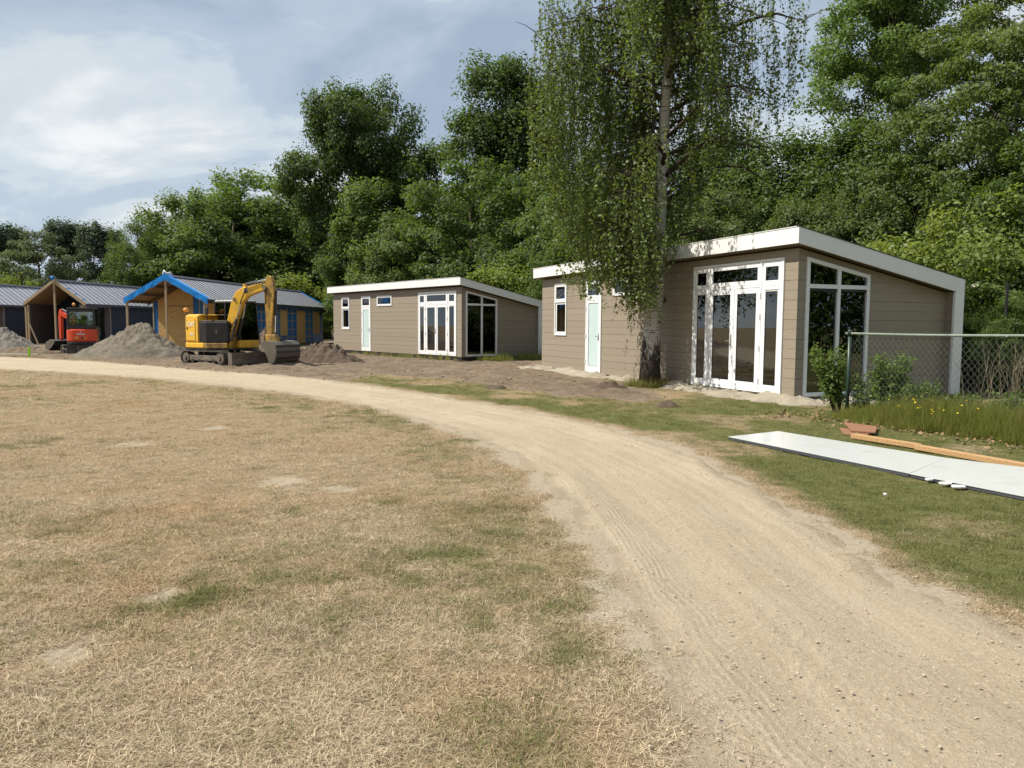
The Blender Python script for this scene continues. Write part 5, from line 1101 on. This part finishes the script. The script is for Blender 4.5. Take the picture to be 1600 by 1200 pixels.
# dark wood round the field, outside the frame: it is what the panes reflect
def woods():
    rng = np.random.default_rng(5); C = []
    for a in np.linspace(0, 1, 150):
        t = math.radians(152 + 185 * a); rr = 62 + rng.normal() * 3; x, y = rr * math.cos(t), rr * math.sin(t); h = 10 + 4 * rng.random(); n = 230
        C.append(np.c_[rng.normal(size=(n, 2)) * [2.2, 2.2] + [x, y], h * rng.random(n) ** .8])
    for a in np.linspace(0, 1, 40):
        x = 40 + 3 * rng.random(); y = -26 + 42 * a; n = 1100; C.append(np.c_[rng.normal(size=(n, 2)) * [1.7, 1.2] + [x, y], (8 + 3 * rng.random()) * rng.random(n) ** .8])
    C = np.concatenate(C); n = len(C)
    tag(link('woods', leaf_mesh('woods', C, unit(rng.normal(size=(n, 3)) + [0, 0, .5]), rng.random(n), np.where(C[:, 0] > 25, .42, 1.0), rng, MT['leaf_light'])), kind='stuff')
woods()

# ------------------------------------------------------------------ scattered stuff
def scatter(name, P, rot, scl, tint, variants):
    me = bpy.data.meshes.new(name); me.vertices.add(len(P)); me.vertices.foreach_set('co', np.asarray(P, np.float32).ravel()); n = len(P)
    attr(me, 'scl', scl); attr(me, 'tint', tint); attr(me, 'rz', rot)
    vi = me.attributes.new('vi', 'INT', 'POINT'); vi.data.foreach_set('value', np.random.default_rng(1).integers(0, len(variants), n).astype(np.int32))
    col = bpy.data.collections.new(name + ' pieces')
    for v in variants: col.objects.link(v)
    o = link(name, me); g = bpy.data.node_groups.new(name, 'GeometryNodeTree'); g.interface.new_socket('Geometry', in_out='INPUT', socket_type='NodeSocketGeometry'); g.interface.new_socket('Geometry', in_out='OUTPUT', socket_type='NodeSocketGeometry')
    N, L = g.nodes, g.links; gi = N.new('NodeGroupInput'); go = N.new('NodeGroupOutput'); ip = N.new('GeometryNodeInstanceOnPoints'); ci = N.new('GeometryNodeCollectionInfo'); mp = N.new('GeometryNodeMeshToPoints')
    ci.inputs['Collection'].default_value = col; ci.inputs['Separate Children'].default_value = True; ci.inputs['Reset Children'].default_value = True
    def na(nm, t): a = N.new('GeometryNodeInputNamedAttribute'); a.data_type = t; a.inputs['Name'].default_value = nm; return a.outputs[0]
    cx = N.new('ShaderNodeCombineXYZ'); L.new(na('rz', 'FLOAT'), cx.inputs[2])
    L.new(gi.outputs[0], mp.inputs['Mesh']); L.new(mp.outputs[0], ip.inputs['Points']); L.new(ci.outputs[0], ip.inputs['Instance']); ip.inputs['Pick Instance'].default_value = True
    L.new(na('vi', 'INT'), ip.inputs['Instance Index']); L.new(cx.outputs[0], ip.inputs['Rotation']); L.new(na('scl', 'FLOAT'), ip.inputs['Scale']); L.new(ip.outputs[0], go.inputs[0])
    m = o.modifiers.new('scatter', 'NODES'); m.node_group = g; return tag(o, kind='stuff')
def tuft(name, seed, nb, L, spread, lean, w, mat='blade'):
    rng = np.random.default_rng(seed); n = nb; a = rng.uniform(0, 2 * math.pi, n); r = spread * np.sqrt(rng.random(n)); b = np.c_[r * np.cos(a), r * np.sin(a), np.zeros(n)]
    h = rng.uniform(0, 2 * math.pi, n); el = np.radians(np.clip(rng.normal(lean[0], lean[1], n), 3, 88)); l = L * rng.uniform(.5, 1.3, n)
    d = np.c_[np.cos(h) * np.cos(el), np.sin(h) * np.cos(el), np.sin(el)]; s = np.c_[-np.sin(h), np.cos(h), np.zeros(n)] * w * rng.uniform(.7, 1.4, n)[:, None]
    b[:, 2] += rng.random(n) * .004
    m = b + d * l[:, None] * .5; t = b + d * l[:, None] - np.array([0, 0, 1]) * (l * .22 * np.cos(el))[:, None] + s * rng.normal(size=n)[:, None] * 1.5; t[:, 2] = np.maximum(t[:, 2], .002)
    V = np.stack([b - s, b + s, m - s * .8, m + s * .8, t - s * .15, t + s * .15], 1).reshape(-1, 3); I = np.arange(n)[:, None] * 6
    Q = np.concatenate([I + [0, 1, 3, 2], I + [2, 3, 5, 4]]); me = np_mesh(name, V, Q, MT[mat]); attr(me, 'tone', np.repeat(rng.random(n), 6))
    return bpy.data.objects.new(name, me)
def in_view(x, y, mg=60):
    d = np.c_[x, y, np.full(len(x), -EYE)]; z = d @ FW; u = 800 + d @ RT / z * F; v = 600 - d @ UP / z * F
    return (z > .5) & (u > -mg) & (u < 1600 + mg) & (v < 1200 + mg * 1.5)
rng = np.random.default_rng(99)
P = []
for d0, d1, dens in ((1.8, 4.5, 800), (4.5, 7, 480), (7, 11, 240), (11, 17, 95), (17, 27, 46), (27, 44, 20)):
    hw = d1 * .74; n = int((d1 - d0) * 2 * hw * dens); x = rng.uniform(-hw, hw, n); y = rng.uniform(d0, d1, n); k = in_view(x, y); P.append(np.c_[x, y][k])
P = np.concatenate(P); x, y = P.T
pd, sd, gr, so, sa, right = masks(x, y)
wood_ok = polydist(x, y, np.array([(6.11, 16.41), (10.9, 18.4), (6.2, 31.5), (1.1, 28.6)])) < .1
nz = fbm(x * 1.7, y * 1.7, 71, 4)
prob = (1 - .93 * sstep(.30, .8, sa)) * (1 - .66 * sstep(.3, .8, so) * (.6 + .4 * sstep(30, 22, y))) * sstep(.42, -.22, pd) * np.where(y > 1, .45 + .75 * nz, 1)
k = (rng.random(len(x)) < prob) & wood_ok; x, y, gr, right = x[k], y[k], gr[k], right[k]
gs = np.clip(gr * 1.1 + .24 * rng.normal(size=len(x)), 0, 1); s = rng.uniform(.7, 1.25, len(x)) * (1 + .035 * np.clip(y - 8, 0, 30)) * (1 - .15 * right)
z = hz(x, y) - .004
lo = gs < .42
tu = [tuft('straw_tuft', 200 + i, 44, .062, .08, (13, 13), .0012) for i in range(6)]
tg = [tuft('green_tuft', 220 + i, 40, .045, .075, (32, 22), .0014) for i in range(5)]
scatter('dry_grass', np.c_[x, y, z][lo], rng.uniform(0, 6.28, lo.sum()), s[lo], gs[lo], tu)
hi = ~lo
scatter('green_grass', np.c_[x, y, z][hi], rng.uniform(0, 6.28, hi.sum()), s[hi], gs[hi], tg)
print('tufts', lo.sum(), hi.sum())
# pebbles and crumbs on the path, clods on the bare soil
def stone(seed, nm, mat):
    r = np.random.default_rng(seed); import bmesh; bm = bmesh.new(); bmesh.ops.create_icosphere(bm, subdivisions=1, radius=1)
    for v in bm.verts: v.co = v.co * (.7 + .5 * r.random()); v.co.z *= .65
    me = bpy.data.meshes.new(nm); bm.to_mesh(me); bm.free(); me.materials.append(MT[mat]); return bpy.data.objects.new(nm, me)
n = 11000; y = 2.2 * (30 / 2.2) ** rng.random(n); x = rng.uniform(-.72, .72, n) * y; k = in_view(x, y); x, y = x[k], y[k]; pdp = polydist(x, y, PATHPOLY); k = pdp > -.15; x, y = x[k], y[k]
scatter('gravel', np.c_[x, y, hz(x, y) + .012], rng.uniform(0, 6.28, len(x)), .002 + .007 * rng.random(len(x)) ** 5 + .0003 * y, 0 * x, [stone(i, 'pebble', 'pebble') for i in range(4)])
n = 6000; x = rng.uniform(-24, 7, n); y = rng.uniform(13, 42, n); sdp = polydist(x, y, SOILPOLY); k = (sdp > -.25) & wood_ok[:1].repeat(n) & (rng.random(n) < .35 + fbm(x, y, 81, 3)); x, y = x[k], y[k]
scatter('soil_clods', np.c_[x, y, hz(x, y) + .012], rng.uniform(0, 6.28, len(x)), .014 + .05 * rng.random(len(x)) ** 7, 0 * x, [stone(10 + i, 'clod', 'clod') for i in range(4)])

# ------------------------------------------------------------------ fence, weeds, panels and boards in front right
def fence():
    p0 = gnd(1323, 648)[:2]; dr = np.array([1.43, -2.77]); Lr = 5.6; dr = dr / np.linalg.norm(dr); r = empty('wire_fence', (p0[0], p0[1], 0), math.atan2(dr[1], dr[0]), 'green wire mesh fence with a top rail beside the near chalet', 'fence')
    h = 1.53
    for x in (0., 5.6): 
        q = MB().tube([(x, 0, -.3), (x, 0, h - .03)], .034, 12).build('post', MT['greendark'], r, True)
        MB().tube([(x, 0, h - .05), (x, 0, h + .055), (x, 0, h + .075)], [.043, .043, .02], 12).build('post_cap', MT['greendark'], q, True)
    MB().tube([(-.09, 0, h)] + [(x, 0, h - .012 * math.sin(x * 1.1)) for x in np.linspace(0, 5.7, 12)], .024, 10).build('top_rail', MT['green'], r, True)
    for x in (.95, 1.9, 2.85, 3.8): MB().tube([(x - .02, 0, h - .01), (x + .02, 0, h - .01)], .029, 10).build('rail_clip', MT['wire'], r)
    V = []; Fc = []; a, b = .105, .125; z0 = .22; zt = h - .05
    def seg(p, q, rr=.0021):
        p = np.array(p, float); q = np.array(q, float); d = (q - p) / np.linalg.norm(q - p); u = np.array([0, 1., 0]); w = np.cross(d, u); k = len(V)
        for e in (p, q):
            for c, s_ in ((1, 0), (-.5, .87), (-.5, -.87)): V.append(e + u * c * rr + w * s_ * rr)
        Fc.extend([(k, k + 1, k + 4, k + 3), (k + 1, k + 2, k + 5, k + 4), (k + 2, k, k + 3, k + 5)])
    nx = int(5.6 / a); nz = int((zt - z0) / b)
    for i in range(nx):
        for j in range(nz * 2):
            x = i * a + .04; za = zt - j * b / 2; zb = za - b / 2; o = 1 if j % 2 == 0 else 0; sag = .03 * math.sin(x * 2.3)
            c = x + a / 2
            if o: seg((c, .028, za), (x, .028, zb + sag * j / 16)); seg((c, .028, za), (x + a, .028, zb + sag * j / 16))
            else: seg((x, .028, za + sag * j / 16), (c, .028, zb)); seg((x + a, .028, za + sag * j / 16), (c, .028, zb))
    for i in range(28): x = i * .2; seg((x, .028, z0 + .05 + .03 * math.sin(x * 2)), (x + .2, .028, z0 + .05 + .03 * math.sin((x + .2) * 2)), .0035)
    m = link('wire_mesh', np_mesh('wire_mesh', np.array(V), np.array(Fc), MT['wire']), r); m['kind'] = 'stuff'
    return p0, dr
fp, fd_ = fence()
p = atd(1571, 505, 19.0); tag(MB().tube([(p[0], p[1], 0), (p[0], p[1], 2.75)], .035, 8).build('fence_post', MT['black']), 'thin dark steel post among the bushes behind the fence', 'post')
# plants at the fence
def plant(name, px, py, D, H, W_, nst, label, seed, size=.05, lean=(0, 0), dens=1.):
    rng = np.random.default_rng(seed); p = atd(px, py, D); o = empty(name, (p[0], p[1], 0), 0, label, 'shrub'); C = []; tb = MB()
    for k in range(nst):
        a = rng.uniform(0, 6.28); h = H * rng.uniform(.55, 1.05); e = np.array([math.cos(a) * W_ * rng.uniform(.2, 1) + lean[0] * h, math.sin(a) * W_ * .7 * rng.uniform(.2, 1) + lean[1] * h, h]); b = np.array([math.cos(a) * W_ * .2, math.sin(a) * W_ * .15, 0]); m = (b + e) / 2 + [0, 0, h * .12]
        tb.tube([b, m, e], [.009, .006, .002], 5)
        for t in np.linspace(.2, 1, max(5, int(14 * h))):
            q = b * (1 - t) ** 2 + 2 * m * t * (1 - t) + e * t * t; tl = rng.normal(size=3) * [1, 1, .6]; tl /= np.linalg.norm(tl); ln = .16 * rng.uniform(.4, 1.3)
            C.append(q + np.outer(rng.random(int(9 * dens)), tl) * ln + rng.normal(size=(int(9 * dens), 3)) * .025)
    C = np.concatenate(C); C[:, 2] = np.maximum(C[:, 2], .02); n = len(C); tb.build('stems', MT['twig'], o)
    link('foliage', leaf_mesh('foliage', C, unit(rng.normal(size=(n, 3)) * .7 + [0, -.1, .6]), np.clip(rng.normal(.5, .28, n), 0, 1), size, rng, MT['leaf_weed'], .55), o)
plant('shrub', 1308, 640, 14.5, 1.25, .32, 26, 'feathery light green shrub left of the fence post', 11, .055, (-.22, 0))
plant('shrub', 1345, 645, 14.3, .75, .30, 16, 'low leafy plant at the foot of the fence post', 12, .055)
plant('shrub', 1388, 640, 13.8, 1.15, .40, 40, 'dense light green shrub right of the fence post', 13, .055)
plant('shrub', 1440, 640, 13.6, .62, .30, 16, 'small leafy plant under the wire mesh', 15, .05)
plant('shrub', 1500, 650, 12.6, .55, .35, 22, 'leafy green weeds in the tall grass under the middle of the fence', 16, .05)
plant('shrub', 1570, 650, 12.2, .60, .35, 22, 'leafy green weeds in the tall grass at the right edge', 17, .05)
plant('shrub', 1425, 640, 13.4, .70, .35, 24, 'wiry green weed beside the dense light green shrub', 18, .045, (.1, 0))
p = atd(1585, 505, 17.2); st = MB(); rr = np.random.default_rng(3)
for k in range(60):
    a = np.array([p[0] + rr.normal() * .55, p[1] + rr.normal() * .4, 0]); st.tube([a, a + [rr.normal() * .12, rr.normal() * .1, .7], a + [rr.normal() * .3, rr.normal() * .2, 1.0 + .6 * rr.random()]], [.006, .005, .002], 4)
tag(st.build('dead_stalks', MT['stalk']), 'tan dead stalks standing behind the fence at the right edge', 'dead stalks')
# tall meadow grass along the fence
n = 7500; t = rng.uniform(.1, 6.2, n); w = rng.normal(-.1, .6, n); x = fp[0] + fd_[0] * t + (-fd_[1]) * w; y = fp[1] + fd_[1] * t + fd_[0] * w
edge = sstep(1.25, .3, np.abs(w)); k = rng.random(n) < edge * (.35 + fbm(x * 2, y * 2, 91, 3)); x, y, edge, t2 = x[k], y[k], edge[k], t[k]
tall = [tuft('tall_tuft', 260 + i, 24, .42, .08, (60, 17), .0034, 'tallblade') for i in range(5)]
TG = [np.c_[x, y, hz(x, y)]]; sc_ = [(.45 + .75 * edge * rng.random(len(x))) * np.clip(.3 + t2 * .5, 0, 1)]; ti = [np.clip(.78 + .15 * rng.normal(size=len(x)), .05, 1)]
b = gnd(1015, 604); n = 150; a = rng.uniform(0, 6.28, n); r_ = .40 + np.abs(rng.normal(size=n)) * .18; TG.append(np.c_[b[0] + r_ * np.cos(a), b[1] + r_ * np.sin(a) * .8, 0 * a]); sc_.append(.35 + .45 * rng.random(n)); ti.append(np.clip(.42 + .2 * rng.normal(size=n), 0, 1))
n = 110; s_ = rng.uniform(-.3, 9, n); d_ = rng.uniform(.3, 1.1, n); u2 = (-.628, .778); v2 = (.778, .628); TG.append(np.c_[-2.322 + u2[0] * s_ - v2[0] * d_, 34.966 + u2[1] * s_ - v2[1] * d_, 0 * s_ + .03]); sc_.append(.3 + .6 * rng.random(n) ** 2); ti.append(np.clip(.6 + .25 * rng.normal(size=n), 0, 1))
n = 260; s_ = rng.uniform(.6, 5.5, n); d_ = rng.uniform(.3, 1.6, n); TG.append(np.c_[-2.322 + v2[0] * s_ - u2[0] * -1 * 0 + v2[0] * 0 - u2[0] * d_, 34.966 + v2[1] * s_ - u2[1] * d_, 0 * s_]); sc_.append(.4 + .7 * rng.random(n)); ti.append(np.clip(.75 + .15 * rng.normal(size=n), 0, 1))
TG = np.concatenate(TG); scatter('tall_grass', TG, rng.uniform(0, 6.28, len(TG)), np.concatenate(sc_), np.concatenate(ti), tall)
# buttercups, dead leaves
n = 34; t = np.clip(rng.normal(2.0, .45, n), .9, 3.4); w = rng.normal(-.35, .22, n); x = fp[0] + fd_[0] * t + (-fd_[1]) * w; y = fp[1] + fd_[1] * t + fd_[0] * w; C = np.repeat(np.c_[x, y, rng.uniform(.25, .46, n)], 5, 0) + rng.normal(size=(n * 5, 3)) * .007
tag(link('yellow_flowers', leaf_mesh('yellow_flowers', C, unit(rng.normal(size=(n * 5, 3)) * .4 + [0, -.4, 1]), rng.random(n * 5), .018, rng, MT['flower'], 1.)), kind='stuff')
n = 650; t = rng.uniform(-.8, 5, n); w = rng.normal(-.95, .42, n) + .2 * np.sin(t * 3); x = fp[0] + fd_[0] * t + (-fd_[1]) * w; y = fp[1] + fd_[1] * t + fd_[0] * w; C = np.c_[x, y, hz(x, y) + rng.uniform(.01, .05, n)]
tag(link('dead_leaves', leaf_mesh('dead_leaves', C, unit(rng.normal(size=(n, 3)) * .5 + [0, 0, 1]), rng.random(n), .055, rng, MT['deadleaf'], .7)), kind='stuff')

# white sandwich panels, beam, boards, scraps
def slab(name, px, z0, z1, mat_top, mat_edge, label, cat, group=None, ext=None, dz=(0, 0, 0, 0)):
    P = [gnd(*q, z1) for q in px]
    if ext: P = ext(P)
    o = empty(name, (P[0][0], P[0][1], 0), 0, label, cat, group); b = np.array([P[0][0], P[0][1], 0])
    V = [tuple(np.array([p[0], p[1], z + d]) - b) for z in (z0, z1) for p, d in zip(P, dz)]
    MB().add(V, [(3, 2, 1, 0), (0, 1, 5, 4), (1, 2, 6, 5), (2, 3, 7, 6), (3, 0, 4, 7)]).build('core', mat_edge, o)
    c = sum((Vector(v) for v in V[4:]), Vector()) / 4; S = [Vector(v) + (Vector(v) - c).normalized() * .012 for v in V[4:]]
    MB().prism([(v.x, v.y, v.z + .001) for v in S], (0, 0, .006)).build('sheet', mat_top, o); return o
slab('white_panel', [(1139, 683), (1420, 740), (1476, 716), (1217, 674.5)], .008, .045, MT['panel'], MT['paneledge'], 'white insulated panel lying on the grass, farther of the two', 'panel', 'white panels on the grass')
slab('white_panel', [(1423, 741), (1600, 778), (1604, 733.5), (1479, 716.5)], .010, .043, MT['panel'], MT['paneledge'], 'white insulated panel lying on the grass, nearer one cut by the picture edge', 'panel', 'white panels on the grass', lambda P: [P[0], P[0] + (P[1] - P[0]) * 1.35, P[3] + (P[2] - P[3]) * 1.5, P[3]], (0, .015, .02, 0))
def beam(p, q, label, h=.065, w=.11):
    a, b = gnd(*p, .03), gnd(*q, .03); o = MB().beam((a[0], a[1], h / 2 + .012), (b[0], b[1], h / 2 + .012), w, h).build('beam', MT['beamwood'], bevel=.004); return tag(o, label, 'beam', 'beams beside the white panels')
beam((1333, 682.5), (1437, 699), 'pale short beam lying behind the white panel, left of the longer beam'); beam((1433, 700), (1640, 737), 'orange brown long beam lying in front of the weeds, cut by the picture edge')
for k, (q, z, lab) in enumerate(((((1318, 659), (1330, 672), (1368, 675), (1371, 666)), .03, 'red brown broken board on top at the foot of the weeds'), (((1312, 668), (1318, 677), (1352, 681), (1366, 673)), .0, 'red brown broken board underneath, beside the white panel'))):
    P = [gnd(*c, z + .03) for c in q]; o = MB().prism([(c[0], c[1], z + .006) for c in P], (0, 0, .022)).build('broken_board', MT['boardwood'], bevel=.003); tag(o, lab, 'board', 'broken boards at the fence')
for k, (px_, py_, s1, s2, lab) in enumerate(((1452, 752, .045, .025, 'small white foam scrap left of the other two by the panel edge'), (1478, 758, .075, .03, 'white foam scrap in the middle by the panel edge'), (1497, 763, .10, .032, 'largest white foam scrap by the panel edge'), (1383, 775, .022, .012, 'tiny pale scrap alone on the grass below the panel'))):
    c = gnd(px_, py_, .02); rr = np.random.default_rng(k); pts = [(c[0] + math.cos(a) * s1 * rr.uniform(.6, 1.1), c[1] + math.sin(a) * s2 * 2 * rr.uniform(.6, 1.1), .03) for a in np.linspace(0, 5.4, 7)]
    tag(MB().prism(pts, (0, 0, .018)).build('foam_scrap', MT['decal'], bevel=.003), lab, 'scrap', 'foam scraps by the white panel')
